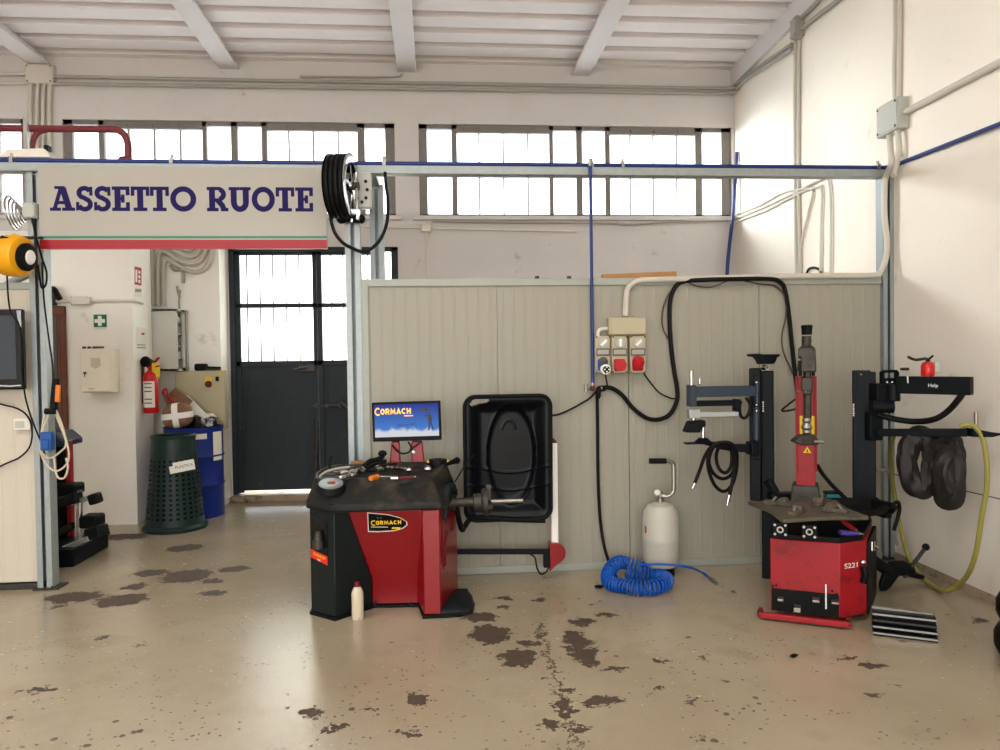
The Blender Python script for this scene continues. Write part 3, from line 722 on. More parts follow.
conduit('drooping grey cable slung under the far window sill', [pts([(432, 221, YB - .04), (500, 222.5, YB - .04), (600, 223, YB - .04), (630, 224.5, YB - .04), (680, 221.5, YB - .04), (728, 220.5, YB - .04)])], CONDUIT_D, .012)
# right wall
def rbox(label, px, py, w, hgt, dpt, m=BOX_GREY):
    c = onR(px, py, dpt / 2); return junction(label, c, w, dpt, hgt, rz=-pi / 2 - math.atan(.033) , m=m)
rbox('narrow grey junction box high on the plaster wall near the corner', 797.5, 28, .12, .2, .09, CONDUIT_D)
rbox('large square grey junction box on the plaster wall above the header', 892.5, 118, .29, .24, .09)
conduit('pair of conduits carrying on from the narrow box along the top of the plaster wall', [straight(onR(802, 17, .04), onR(802, 17, .04) + (onR(830, -11, .04) - onR(802, 17, .04)) * 6, 4), straight(onR(802, 28, .04), onR(802, 28, .04) + (onR(838, 0, .04) - onR(802, 28, .04)) * 6, 4)], CONDUIT_D, .022)
conduit('pair of conduits dropping from the narrow box behind the partition', [[onR(795.5, 40), onR(795, 110), onR(795, 190), onR(797, 300), onR(797, 420)], [onR(799, 40), onR(798.5, 110), onR(798.5, 190), onR(801, 300), onR(801, 420)]], CONDUIT, .017)
conduit('pair of conduits rising above the large square junction box', [[onR(895.5, -20), onR(895.5, 40), onR(894.5, 70), onR(895.5, 104)], [onR(900, -20), onR(899.5, 40), onR(899, 80), onR(899, 104)]], CONDUIT, .018)
conduit('thick pale conduit running from the large square junction box along the plaster wall', [[onR(906, 111.5, .03), onR(950, 88.7, .03), onR(1000, 62.4, .03), onR(906, 111.5, .03) + (onR(1000, 62.4, .03) - onR(906, 111.5, .03)) * 5]], CONDUIT, .024)
p_ = [onR(889, 133, .05), onR(890.5, 148, .06), onR(891, 164, .09)]
e_ = [at(884.5, 190, YP - .03), at(884.5, 215, YP - .03), at(887, 240, YP - .03), at(886, 258, YP - .03), at(880, 272, YP - .03), at(870, 275.5, YP - .03), at(800, 276, YP - .03), at(660, 279.5, YP - .03), at(640, 280.5, YP - .03), at(632, 284, YP - .03), at(627, 292, YP - .03), at(625.5, 316, YP - .03)]
conduit('pale conduit from the square box down the post and along the partition to the sockets', [p_ + [at(886, 176, YP - .03)] + e_], CONDUIT, .022)
conduit('second short pale conduit below the square junction box, curling behind the post', [[onR(897.5, 130, .05), onR(899, 150, .05), onR(896, 166, .06), onR(893, 176, .1)]], CONDUIT, .022)
conduit('group of pale cables sagging across the plaster wall behind the partition', [
    [onR(735, 215), onR(760, 205), onR(785, 192), onR(815, 188), onR(822, 190), onR(821, 230), onR(820, 330)],
    [onR(735, 219), onR(762, 208), onR(790, 195), onR(825, 178), onR(829, 182), onR(831, 215), onR(830, 330)],
    [onR(736, 222), onR(765, 211), onR(790, 198), onR(812, 190), onR(808, 215), onR(800, 250), onR(797, 290)]], CONDUIT, .012)
tag(MB().tube([onR(806, 276), onR(809, 269), onR(816, 268), onR(821, 273), onR(821, 290)], .012).build('cable_loop', BLACK_RUB), 'small black cable loop sticking up behind the partition near the corner post', 'cable')
# dark red pipe top left
tag(MB().tube(pts([(-60, 128, 6.4), (20, 128.5, 6.4), (60, 129, 6.4), (110, 129.5, 6.4), (119, 131, 6.4), (125, 136, 6.4), (128, 145, 6.4), (128.5, 158, 6.4)]) + [Vector((at(128.5, 163, 6.4).x, 6.46, at(128.5, 168, 6.4).z)), Vector((at(128.5, 163, 6.4).x, 8.99, at(128.5, 168, 6.4).z))], .028).tube(pts([(50, 129, 6.4), (38, 133, 6.4), (33, 142, 6.4), (32.5, 152, 6.4)]) + [Vector((at(33, 160, 6.4).x, 6.46, at(33, 160, 6.4).z)), Vector((at(33, 160, 6.4).x, 8.99, at(33, 160, 6.4).z))], .022).build('bent_pipe', DKRED_PIPE), 'dark red bent pipe above the sign in front of the window', 'pipe')
# ================================================================== left side: office wall and its fittings
OY = CBY                                               # face of the office wall
def plate(mb, px0, py0, px1, py1, Y, th=.004):
    a, b = at(px0, py1, Y), at(px1, py0, Y); return mb.box(a.x, b.x, Y - th, Y, a.z, b.z)
def plateS(mb, quad, X, th=.003):
    q = [at(a, b, X=X) for a, b in quad]; return mb.add(q + [v + UX * th for v in q], [(0, 1, 2, 3), (7, 6, 5, 4), (0, 4, 5, 1), (1, 5, 6, 2), (2, 6, 7, 3), (3, 7, 4, 0)])

# first aid sign
q = at(100, 321, OY)
t = thing('first_aid_sign', 'square green first aid sign with a white cross on the office wall', 'sign', at(100, 329, OY))
plate(MB(), 94, 314.5, 106.5, 327.2, OY, .005).build('sign_plate', GREEN_S, t)
k = .018; mb = MB().box(q.x - k, q.x + k, OY - .007, OY - .005, q.z - .05, q.z + .05).box(q.x - .05, q.x + .05, OY - .0072, OY - .005, q.z - k, q.z + k); mb.build('cross', WHITE, t, flat=True)
plate(MB(), 94, 327.4, 106.5, 329.6, OY, .005).build('caption_strip', PAPER, t)
# small wall cabinet
a, b = at(80.5, 393, 7.65), at(111, 348.5, 7.65)
t = thing('wall_cabinet', 'small cream metal key cabinet hung on the office wall under the first aid sign', 'cabinet', ((a.x + b.x) / 2, OY, a.z))
MB().box(a.x, b.x, 7.665, OY, a.z, b.z).build('cabinet_body', CREAM_BOX, t, bevel=.006)
dr = MB().box(a.x + .012, b.x - .012, 7.645, 7.665, a.z + .012, b.z - .012).build('door', CREAM_BOX, t, bevel=.004)
q = at(85, 373, 7.64); MB().cyl(q + UY * .01, q - UY * .012, .012).bar(q - UY * .01, q - UY * .01 - UZ * .04, .006, .006, up=(0, 1, 0)).build('lock', STEEL_D, dr)
q = at(95.5, 363, 7.644); MB().prism([(-.045, -.03), (0, -.06), (.045, -.03), (.045, .05), (-.045, .05)], q, UX, UZ, UY * .001).build('pressed_shield', mat('faded_badge', (204, 196, 176), .6), dr, flat=True)
q = at(91.5, 388.5, 7.644); text_mb('auto', q, UX, UZ, .022, .001).build('lettering', RED_S, dr, flat=True)
tops = [(84, .03, TXT_D, 'small dark plug lying on the cream key cabinet', 'plug'), (89, .03, TXT_D, 'second small dark plug lying on the cream key cabinet', 'plug'), (98, .1, BROWN, 'short brown stick lying on the cream key cabinet', 'stick')]
for px, w, m_, lab, nm in tops:
    q = at(px, 347.5, 7.72); tag(MB().cyl((q.x - w / 2, 7.72, b.z + .014), (q.x + w / 2, 7.735, b.z + .014), .013, r2=.009, n=10).build(nm, m_), lab, nm)
# conduit along the office wall and its box
cz = at(90, 301, OY).z
conduit('white conduit running level along the office wall above the brown framed door', [[Vector((at(20, 301, OY).x, OY - .02, cz)), Vector((at(80, 301, OY).x, OY - .02, cz)), Vector((CBX - .05, OY - .02, cz)), Vector((CBX + .0, OY - .01, cz)), Vector((CBX + .02, OY + .04, cz)), Vector((CBX + .02, OY + .2, cz - .01))]], WHITE_PIPE, .016)
junction('white junction box in the conduit over the first aid sign', Vector((at(81.5, 300, OY - .03).x, OY - .035, cz + .0)), width_at(17, OY), .07, width_at(8, OY), m=WHITE_PIPE)
# fire sign and notices on the side of the office block
t = thing('fire_sign', 'red and white fire equipment sign on the narrow side of the office block', 'sign', at(138, 286, X=CBX))
plateS(MB(), [(134.6, 266.5), (134.6, 284.5), (141.2, 285.5), (141.2, 268)], CBX).build('sign_plate', RED_S, t, flat=True)
plateS(MB(), [(135.4, 269.5), (135.4, 282), (137.2, 282.2), (137.2, 269.8)], CBX + .0035, .001).build('extinguisher_symbol', WHITE, t, flat=True)
mb = MB()
for k in range(3): plateS(mb, [(138.4, 270.5 + 4.6 * k), (138.4, 273.5 + 4.6 * k), (140.2, 273.9 + 4.6 * k), (140.2, 270.9 + 4.6 * k)], CBX + .0035, .001)
mb.build('flame_symbol', WHITE, t, flat=True)
t = thing('number_notice', 'small white notice with grey lettering right below the red fire sign', 'notice', at(138, 297, X=CBX))
plateS(MB(), [(134.8, 287.5), (134.8, 296.5), (141.6, 297), (141.6, 288.2)], CBX, .002).build('notice_sheet', PAPER, t, flat=True)
mb = MB()
for k in range(4): plateS(mb, [(135.3 + 1.5 * k, 289), (135.3 + 1.5 * k, 292), (136.4 + 1.5 * k, 292.1), (136.4 + 1.5 * k, 289.1)], CBX + .0025, .0006)
mb.build('print', GREY_TXT, t, flat=True)
t = thing('paper_notice', 'white paper sheet with a red mark pinned above the fire extinguisher', 'notice', at(141, 349, X=CBX))
plateS(MB(), [(136.3, 327), (136.3, 348.5), (146.5, 350), (146.5, 329)], CBX, .002).build('notice_sheet', PAPER, t, flat=True)
plateS(MB(), [(141.5, 332.6), (141.5, 334.8), (144.5, 335), (144.5, 333)], CBX + .0025, .0006).build('red_mark', RED_S, t, flat=True)
mb = MB()
for py in (344.3, 347): plateS(mb, [(137.3, py), (137.3, py + .8), (145.6, py + 1.3), (145.6, py + .5)], CBX + .0025, .0006)
mb.build('print', GREY_TXT, t, flat=True)
# fire extinguisher
EY = 8.05; c = at(148.5, 413, EY); c.x = CBX + .085; zt = at(149, 371, EY).z
t = thing('fire_extinguisher', 'tall red fire extinguisher with a black horn hung beside the grey cabinet', 'fire extinguisher', c)
r = .073
MB().lathe([(0, 0), (r * .9, 0), (r, .02), (r, zt - c.z - .07), (r * .85, zt - c.z - .03), (r * .45, zt - c.z), (.02, zt - c.z + .01), (0, zt - c.z + .01)], c).build('cylinder', RED_EXT, t)
il = MB().lathe([(r * 1.01, .06), (r * 1.01, .33)], c, a0=-2.5, a1=-.7).build('instruction_label', PAPER, t)
for z in (.1, .14, .22, .26, .3): MB().lathe([(r * 1.015, z), (r * 1.015, z + .012)], c, a0=-2.2, a1=-1.1).build('print', GREY_TXT, il, flat=True)
top = c + UZ * (zt - c.z)
mb = MB().cyl(top, top + UZ * .045, .022); mb.bar(top + UZ * .04, top + Vector((.1, -.03, .14)), .026, .018).bar(top + UZ * .03, top + Vector((.11, -.02, .055)), .026, .016); mb.build('valve_lever', MATS['safety_red'], t, bevel=.002)
h0 = at(144.5, 361.5, 7.99); MB().lathe([(0, 0), (.05, .0), (.056, .01), (.03, .12), (.014, .16), (0, .16)], h0, Vector((.25, .9, -.1)), n=24).tube([h0 + Vector((.04, .14, -.015)), top + Vector((-.03, .01, .05)), top + UZ * .03], .011).build('discharge_horn', BLACK_RUB, t)
MB().box(CBX, CBX + .02, EY - .02, EY + .02, c.z + .1, c.z + .5).build('wall_bracket', STEEL_D, t)
q = at(156, 370, EY - .02); MB().cbox(q, .075, .004, .15, rz=.2).build('inspection_tag', YELLOW_LBL, t)

# pale grey cabinet with open glass front
CD = at(150, 250, X=CBX).y
a, b = at(150.5, 371, CD + .02), at(176.5, 309, CD + .02); yA, yB_ = CD + .02, PY - .02
t = thing('glass_cabinet', 'pale grey wall cabinet whose open front shows shelves of papers', 'cabinet', ((a.x + b.x) / 2, (yA + yB_) / 2, a.z))
mb = MB().box(a.x, a.x + .02, yA, yB_, a.z, b.z).box(a.x, b.x, yA, yA + .02, a.z, b.z).box(a.x, b.x, yB_ - .02, yB_, a.z, b.z).box(a.x, b.x, yA, yB_, a.z, a.z + .02).box(a.x, b.x, yA, yB_, b.z - .02, b.z)
mb.build('cabinet_body', GREY_CAB, t)
zs = [a.z + (b.z - a.z) * k / 5 for k in range(1, 5)]
for z in zs: MB().box(a.x + .02, b.x - .015, yA + .02, yB_ - .02, z - .006, z + .006).build('shelf', GREY_CAB, t)
f = MB(); ymid = (yA + yB_) / 2 + .02
f.box(b.x, b.x + .025, ymid, ymid + .03, a.z, b.z).box(b.x, b.x + .025, yB_ - .03, yB_, a.z, b.z).box(b.x, b.x + .025, ymid, yB_, b.z - .03, b.z).box(b.x, b.x + .025, ymid, yB_, a.z, a.z + .03)
fd = f.build('sliding_door', GREY_CAB, t)
MB().box(b.x + .01, b.x + .014, ymid + .03, yB_ - .03, a.z + .03, b.z - .03).build('pane', GLASS, fd, flat=True)
for k, z in enumerate([a.z + .02] + [z + .006 for z in zs]):
    hgt = (.04, .07, .055, .08, .05)[k]; tag(MB().box(b.x - .2, b.x - .03, yA + .04, ymid + .05, z, z + hgt).box(b.x - .19, b.x - .05, yA + .06, ymid, z + hgt, z + hgt + .015).build('paper_stack', (BOX_GREY, PAPER, CONDUIT_D, BOX_GREY, PAPER)[k]),
        ('grey folders on the cabinet floor', 'white papers on the lowest cabinet shelf', 'worn grey folders on the second cabinet shelf from below', 'tall grey box file on the second cabinet shelf from the top', 'white papers on the top cabinet shelf')[k], 'papers', 'papers in the glass cabinet')
# beige switch cabinet
a, b = at(175.5, 430, PY - .14), at(224, 370.5, PY - .14)
t = thing('switch_cabinet', 'beige electrical switch cabinet with a red knob beside the gate', 'electrical cabinet', ((a.x + b.x) / 2, PY, a.z))
MB().box(a.x, b.x, PY - .125, PY, a.z, b.z).build('cabinet_body', BEIGE_CAB, t, bevel=.008)
d = MB().box(a.x + .006, b.x - .006, PY - .14, PY - .12, a.z + .006, b.z - .006).build('door', BEIGE_CAB, t, bevel=.005)
f = PY - .1401
plate(MB(), 205.5, 377, 212.5, 386.5, f).build('yellow_plate', YELLOW_LBL, d)
q = at(208.8, 384, f - .004); MB().cyl(q, q - UY * .03, .036).bar(q - UY * .03, q - UY * .05, .02, .06).build('rotary_switch', MAROON, d, bevel=.003)
plate(MB(), 215.8, 376.5, 219, 381.2, f, .012).build('key_switch', BLACK, d)
plate(MB(), 218.5, 370.8, 220.8, 374.8, f).build('warning_label', YELLOW_LBL, d)
ctop = b.z
q = at(203, 366, PY - .07); t = thing('hand_drill', 'black power tool lying on top of the beige switch cabinet', 'power tool', (q.x, q.y, ctop))
MB().cbox((q.x - .02, q.y, ctop + .04), .13, .1, .08).build('tool_body', BLACK, t, bevel=.02); MB().cyl((q.x + .03, q.y, ctop + .03), (q.x + .19, q.y, ctop + .022), .02).build('grip', BLACK_RUB, t)
q = at(214, 369, PY - .09); tag(MB().bar((q.x - .09, q.y, ctop + .012), (q.x + .07, q.y, ctop + .012), .07, .022).build('wooden_block', STEEL_D, bevel=.003), 'flat brown bar beside the power tool on the beige switch cabinet', 'bar')
# conduit swirl on the pier
yw = PY - .03
L_ = [[(164, 305), (163.4, 275), (164, 262), (167, 258.5), (172, 261.6), (184, 268.8), (197, 271.8), (207, 266), (211.5, 251), (212, 232)],
      [(158.5, 306), (158, 275), (158.5, 256), (162.5, 251), (170, 255), (180, 261), (192, 264), (201, 260), (206, 249), (206.5, 232)],
      [(153, 305), (152.5, 270), (152.8, 250), (157, 243), (170, 248), (182, 254.5), (191, 257), (198, 253), (200.5, 243), (201, 232)],
      [(176, 243), (183, 248.5), (190, 250), (194.5, 246), (195.5, 238), (195.5, 232)]]
for k, l in enumerate(L_):
    conduit(['outermost loop of the grey conduits curling over the glass cabinet', 'second loop of the grey conduits curling over the glass cabinet', 'third loop of the grey conduits curling over the glass cabinet', 'innermost loop of the grey conduits curling over the glass cabinet'][k], [pts(l, yw)], CONDUIT, .026)
conduit('short capped conduit stub hanging under the conduit loops', [pts([(170, 265), (175, 270), (182, 269), (183, 273), (183, 283)], yw)], CONDUIT_D, .018)
tag(MB().tube(pts([(177, 286), (178, 292), (180, 298)], yw), .012).tube(pts([(180, 290), (179, 300), (179.5, 309)], yw), .01).build('cable_end', CONDUIT_D), 'loose grey cable ends poking up over the glass cabinet', 'cable')

# ---- bins
BC = Vector((at(174.5, 485, 7.62).x, 7.62, 0))
t = thing('waste_bin', 'dark green perforated plastic bin with a handwritten style white label', 'bin', BC)
mb = MB(); n = 52; rows = 38; H_ = .87; vs = []; fs = []
rad = lambda k: .2 + .075 * (1 - k)
for i in range(rows + 1):
    k = (i // 2 * 2 + (0 if i % 2 == 0 else .95)) / rows if i < rows else 1
    for j in range(n): a = 2 * pi * (j // 2 * 2 + (0 if j % 2 == 0 else .95)) / n; vs.append(BC + Vector((rad(k) * cos(a), rad(k) * sin(a), .03 + H_ * k)))
for i in range(rows):
    for j in range(n):
        if j % 2 == 0 and i % 2 == 0 and 3 < i < 29: continue
        fs.append((i * n + j, i * n + (j + 1) % n, (i + 1) * n + (j + 1) % n, (i + 1) * n + j))
mb.add(vs, fs)
mb.build('basket', GREEN_BIN, t)
MB().lathe([(0, .06), (rad(.1) - .03, .06), (rad(.95) - .025, H_ - .03)], BC, n=36).build('added_dark_liner', BLACK, t)  # black inner shell added so the perforations look dark
MB().lathe([(0, .0), (.3, 0), (.305, .03), (.285, .05), (rad(0), .055), (.1, .03)], BC, n=40).build('foot_ring', GREEN_BIN, t)
MB().lathe([(.19, H_ + .02), (.205, H_ + .02), (.21, H_ + .045), (.2, H_ + .055), (.185, H_ + .045), (.19, H_ + .02)], BC, n=40).build('top_rim', GREEN_BIN, t)
# label following the front of the bin
q = at(184, 466, 7.36); lb = MB(); M = Matrix.Translation(q) @ Matrix.Rotation(.35, 4, 'Z') @ Matrix.Rotation(-.14, 4, 'Y') @ Matrix.Rotation(.06, 4, 'X')
lab = MB().box(-.095, .095, -.004, 0, -.05, .05, M).box(-.13, -.095, -.003, 0, -.05, .02, M).build('label_card', PAPER, t)
text_mb('PLASTICA', M @ Vector((.0, -.0045, 0)), M.to_3x3() @ UX, M.to_3x3() @ UZ, .026, .001).build('lettering', TXT_D, lab, flat=True)
DC = Vector((at(194.5, 470, 8.24).x, 8.24, 0)); DR = .295; DH = at(194, 428, 8.0).z
t = thing('oil_drum', 'blue steel drum full of rubbish standing behind the dark green bin', 'drum', DC)
pr = [(0, .02), (DR - .02, .02), (DR - .02, 0), (DR + .004, 0), (DR + .004, .025), (DR, .03)]
for z in (DH * .36, DH * .68): pr += [(DR, z - .02), (DR + .012, z), (DR, z + .02)]
pr += [(DR, DH - .02), (DR + .008, DH), (DR - .008, DH), (DR - .01, .1), (0, .1)]
MB().lathe(pr, DC, n=48).build('drum_shell', BLUE_DRUM, t)
def on_drum(ang, z, w, h, name, m):
    return MB().lathe([(DR + .006, z - h / 2), (DR + .006, z + h / 2)], DC, n=8, a0=ang - w / 2 / DR, a1=ang + w / 2 / DR).build(name, m, t)
on_drum(-.36, at(217, 446, 8.1).z, .14, .3, 'paper_notice', PAPER); on_drum(-1.04, at(200, 436, 8.05).z, .12, .055, 'small_label', PAPER)
q = Vector((DC.x + .25, DC.y - .1, DH)); MB().cbox(q + UZ * .02, .03, .03, .09).build('rim_clamp', BLACK, t)
def lump(c, sx, sy, sz, seed, n=20, amp=.18):
    rnd = random.Random(seed); mb = MB(); mb.ball((0, 0, 0), 1, n)
    ph = [(rnd.uniform(-3, 3), rnd.uniform(-3, 3), rnd.uniform(-3, 3), rnd.uniform(0, 6)) for _ in range(7)]
    for v in mb.v:
        d = 1 + amp * sum(sin(v.x * a * 1.6 + v.y * b * 1.6 + v.z * e * 1.6 + f) for a, b, e, f in ph) / 2.6
        v *= d; v.x, v.y, v.z = c[0] + v.x * sx, c[1] + v.y * sy, c[2] + v.z * sz
    return mb
PACK = mat('brown_packing_paper', (128, 92, 70), .8, var=.35, scale=16)
c = at(177.5, 415.5, 8.08); t = thing('paper_parcel', 'crumpled brown paper parcel crossed with white tape on top of the rubbish drum', 'parcel', (c.x, c.y, DH - .05))
M = Matrix.Translation(c) @ Matrix.Rotation(-.1, 4, 'Y') @ Matrix.Rotation(.12, 4, 'Z')
se = lambda a, n=3.2: (abs(cos(a)) ** (2 / n) * (1 if cos(a) >= 0 else -1), abs(sin(a)) ** (2 / n) * (1 if sin(a) >= 0 else -1))
pa, pb_, pc = .145, .12, .125; rnd = random.Random(4)
mb = MB(); nn_ = 28; mm_ = 14; vs = []; fs = []
for i in range(mm_ + 1):
    cz_, sz_ = se(-pi / 2 + pi * i / mm_)
    for k in range(nn_):
        cx_, sx_ = se(2 * pi * k / nn_); w_ = 1 + rnd.uniform(-.03, .03); vs.append(M @ Vector((pa * cz_ * cx_ * w_, pb_ * cz_ * sx_ * w_, pc * sz_ * w_)))
for i in range(mm_):
    for k in range(nn_): fs.append((i * nn_ + k, i * nn_ + (k + 1) % nn_, (i + 1) * nn_ + (k + 1) % nn_, (i + 1) * nn_ + k))
mb.add(vs, fs).build('wrapping', PACK, t, angle=25)
for ax_, ws in ((0, (-.03, .03)), (1, (-.03, .03))):
    tp_ = MB(); vs = []; K = 40
    for i in range(K):
        a, b = se(2 * pi * i / K)
        for s_ in ws: vs.append(M @ (Vector((s_, b * pb_ * 1.05, a * pc * 1.05)) if ax_ else Vector((a * pa * 1.05, b * pb_ * 1.06, s_))))
    tp_.add(vs, [(2 * i, (2 * i + 2) % (2 * K), (2 * i + 3) % (2 * K), 2 * i + 1) for i in range(K)]).build('packing_tape', WHITE, t)
c = at(201, 422, 8.22); tag(lump((c.x, c.y, c.z - .04), .15, .14, .11, 9, amp=.25).build('rubbish_bag', BLACK_GLOSS, angle=15), 'shiny black rubbish bag stuffed into the blue drum', 'bag')
p0, p1 = at(183, 398, 8.38), at(211, 427, 8.2)
tag(MB().bar(p0, p1, .12, .012, up=(0.3, -1, .5)).build('cardboard_strip', PAPER, bevel=.002), 'long pale cardboard strip sticking up out of the rubbish drum', 'cardboard')
p0, p1 = at(171, 392, 8.4), at(188, 405, 8.25)
tag(MB().bar(p0, p1, .13, .012, up=(.2, -1, .3)).bar(at(167, 394, 8.41), at(172, 410, 8.3), .08, .01, up=(.2, -1, .2)).build('cardboard_flap', PACK, bevel=.002), 'folded brown cardboard flaps leaning at the back of the rubbish drum', 'cardboard')
tag(MB().tube(pts([(163, 391, 8.2), (166, 389, 8.2), (168, 395, 8.22), (174, 404, 8.25), (178, 412, 8.28)]), .011).tube(pts([(164, 395, 8.2), (163, 391, 8.2)]), .016).build('pliers', RED_S), 'old red handled pliers on the edge of the rubbish drum', 'pliers')
tag(lump(at(206, 416, 8.42), .1, .05, .03, 5).build('paper_scrap', PAPER, angle=15), 'crumpled white paper on the far rim of the rubbish drum', 'paper')

# ---- left partition fittings: television, light switch, cables
TY = 5.56
a, b = at(-70, 391, TY), at(21.5, 309, TY)
t = thing('television', 'black flat screen television hung on the short cream partition', 'television', ((a.x + b.x) / 2, TY, a.z))
MB().box(a.x, b.x, TY, TY + .05, a.z, b.z).build('housing', BLACK_GLOSS, t, bevel=.01)
MB().box(a.x + .05, b.x - .045, TY - .002, TY + .01, a.z + .075, b.z - .045).build('screen', mat('dark_screen', (44, 52, 62), .18, var=.03, spec=.6), t, flat=True)
mb = MB().bar((b.x - .16, TY - .003, a.z + .03), (b.x - .09, TY - .003, a.z + .025), .004, .008).bar((b.x - .09, TY - .003, a.z + .025), (b.x - .015, TY - .003, a.z + .03), .004, .008); mb.build('silver_trim', CHROME, t)
MB().prism([(-.03, 0), (0, .0), (0, -.12), (-.022, -.06)], (b.x - .004, TY - .002, b.z - .01), UX, UZ, UY * .002).build('painted_corner_glint', ALU, t)  # highlight on the bezel corner, put in as a pale metal sliver
MB().box(a.x + .2, b.x - .1, TY + .05, YL, a.z + .15, b.z - .15).build('wall_mount', STEEL_D, t)
q0, q1 = at(13.5, 430.5, YL - .03), at(30.5, 418.5, YL - .03)
t = thing('wall_socket', 'small white light switch box fixed on the short partition below the television', 'switch', ((q0.x + q1.x) / 2, YL, q0.z))
MB().box(q0.x, q1.x, YL - .035, YL - .002, q0.z, q1.z).build('surface_box', WHITE_PIPE, t, bevel=.006)
MB().box(q0.x + .015, q1.x - .04, YL - .04, YL - .034, q0.z + .018, q1.z - .016).build('rocker', BOX_GREY, t, bevel=.003)
cab = lambda lab, L, r=.006, m=BLACK_RUB, Y=None, nm='cable': tag(MB().tube(pts(L, Y), r).build(nm, m), lab, 'cable')
cab('thin black cable hanging from the yellow reel down past the television', [(7, 242, 5.46), (7, 275, 5.48), (10, 309, 5.5), (20, 330, 5.52), (22, 370, 5.54), (26, 400, 5.6), (34, 425, 5.62), (41, 442, 5.62), (45, 455, 5.62)])
cab('black cable sagging across the short partition beside the light switch', [(-30, 396, 5.66), (0, 404, 5.66), (18, 409, 5.66), (28, 417, 5.66), (32, 430, 5.66), (30, 446, 5.66), (20, 457, 5.66), (5, 464, 5.66), (-30, 480, 5.66)])
# yellow cable reel
RC = at(19, 256.5, 5.42)
t = thing('cable_reel', 'yellow retractable cable reel hung from the first post', 'cable reel', RC - UZ * .16)
ax = Vector((.98, -.16, -.1)).normalized(); Rr = width_at(19.5, 5.42)
MB().lathe([(0, -.11), (Rr * .75, -.11), (Rr * .95, -.085), (Rr, -.05), (Rr, .03), (Rr * .95, .05), (Rr * .8, .062), (0, .062)], RC - ax * .02, ax, n=36).build('drum_case', YELLOW, t)
fq = RC + ax * .05
MB().lathe([(0, -.02), (Rr * .66, -.02), (Rr * .68, .015), (Rr * .55, .03), (Rr * .38, .03), (0, .028)], fq, ax, n=32).build('side_disc', BLACK, t)
MB().lathe([(0, .028), (Rr * .36, .033), (Rr * .3, .04), (0, .042)], fq, ax, n=24).build('hub_label', WHITE, t)
q = at(9, 242, 5.38); MB().cbox(q, .09, .09, .06, ry=.3).cbox(q + Vector((.005, -.01, -.03)), .05, .07, .05, ry=.2).build('cable_outlet', BLACK, t, bevel=.012)
q = at(13, 237.5, 5.42); MB().bar(q, RC + Vector((0, 0, Rr * .95)), .06, .04).build('top_handle', YELLOW, t, bevel=.01)
q = at(33, 238, 5.5); MB().bar(RC + UZ * Rr * .9 , q, .05, .02).bar(q, q + Vector((.0, .17, .03)), .04, .015).build('hanging_bracket', STEEL_D, t)
cab('black cable looping from the yellow reel down the side of the first post', [(38, 265, 5.45), (40, 280, 5.5), (42, 288, 5.52), (46, 284, 5.52), (46.5, 272, 5.55), (42, 258, 5.57), (37, 240, 5.6), (31, 215, 5.62)], .007)
cab('long thin black cable running down the inner edge of the first post', [(42, 262, 5.5), (44, 300, 5.54), (49, 340, 5.58), (52.5, 365, 5.6), (53, 390, 5.6), (52, 405, 5.6)], .006)
# silver coil left of the sign
c = at(13, 213, 6.2); t = thing('wire_coil', 'bright silver hose coil hanging behind the first post', 'coil', c - UZ * .16)
for k in range(5): MB().lathe([((.13 - .018 * k) + .009 * cos(a), .009 * sin(a)) for a in [2 * pi * i / 8 for i in range(9)]], c + Vector((.01 * k, .016 * k, 0)), Vector((.97, .1, .15)), n=36).build('coil_turn', CHROME, t)
MB().bar(c + Vector((-.2, .03, .0)), c + Vector((.12, .03, 0)), .02, .02).bar(c + Vector((.1, .03, 0)), c + Vector((.1, .03, .75)), .03, .03).build('hanger_bar', STEEL, t)
mb = MB(); mb.tube([Vector((at(-30, 292, 6.0).x, 6.0, .02)), Vector((at(-28, 292, 6.0).x, 6.0, 1.6))] + pts([(-20, 292, 6.0), (0, 289, 5.95), (12, 282, 5.9), (22, 277, 5.85), (34, 272, 5.8)]), .03); tag(mb.build('flexible_duct', GALV), 'silver flexible duct rising behind the short partition towards the yellow reel', 'duct')
junction('white junction box fixed on the first post beside the sign', at(30.5, 211, 5.63), .085, .06, .11, m=BOX_GREY)
# lamp unit on top of header
q = at(18, 158, 5.6); t = thing('emergency_lamp', 'white emergency lamp unit lying on the header above the first post', 'lamp', (q.x, 5.68, ZB + .062))
mb = MB().loft([[(q.x - .17, 5.64, ZB + .1), (q.x + .2, 5.64, ZB + .1), (q.x + .2, 5.76, ZB + .1), (q.x - .17, 5.76, ZB + .1)], [(q.x - .1, 5.65, ZB + .16), (q.x + .16, 5.65, ZB + .17), (q.x + .16, 5.75, ZB + .17), (q.x - .1, 5.75, ZB + .16)]]); mb.build('lamp_body', WHITE_PIPE, t, bevel=.01)
MB().box(q.x + .15, q.x + .18, 5.65, 5.7, ZB + .15, ZB + .19).build('switch_cap', BLACK, t); MB().cyl((q.x - .06, 5.66, ZB + .062), (q.x - .06, 5.66, ZB + .12), .02).cyl((q.x + .08, 5.7, ZB + .062), (q.x + .08, 5.7, ZB + .12), .02).build('clamp_foot', STEEL, t)
# black nozzle sticking out behind post
q = at(51, 298, 7.79); t = thing('air_gun', 'black angled nozzle on the office wall poking out beside the first post', 'air gun', q - UZ * .05)
MB().cbox(q, .06, .11, .14).build('holder', STEEL_D, t); MB().tube(pts([(49, 289, 7.78), (54, 289, 7.75), (57, 294, 7.73), (60, 299, 7.72)]), .026).build('nozzle', BLACK, t)
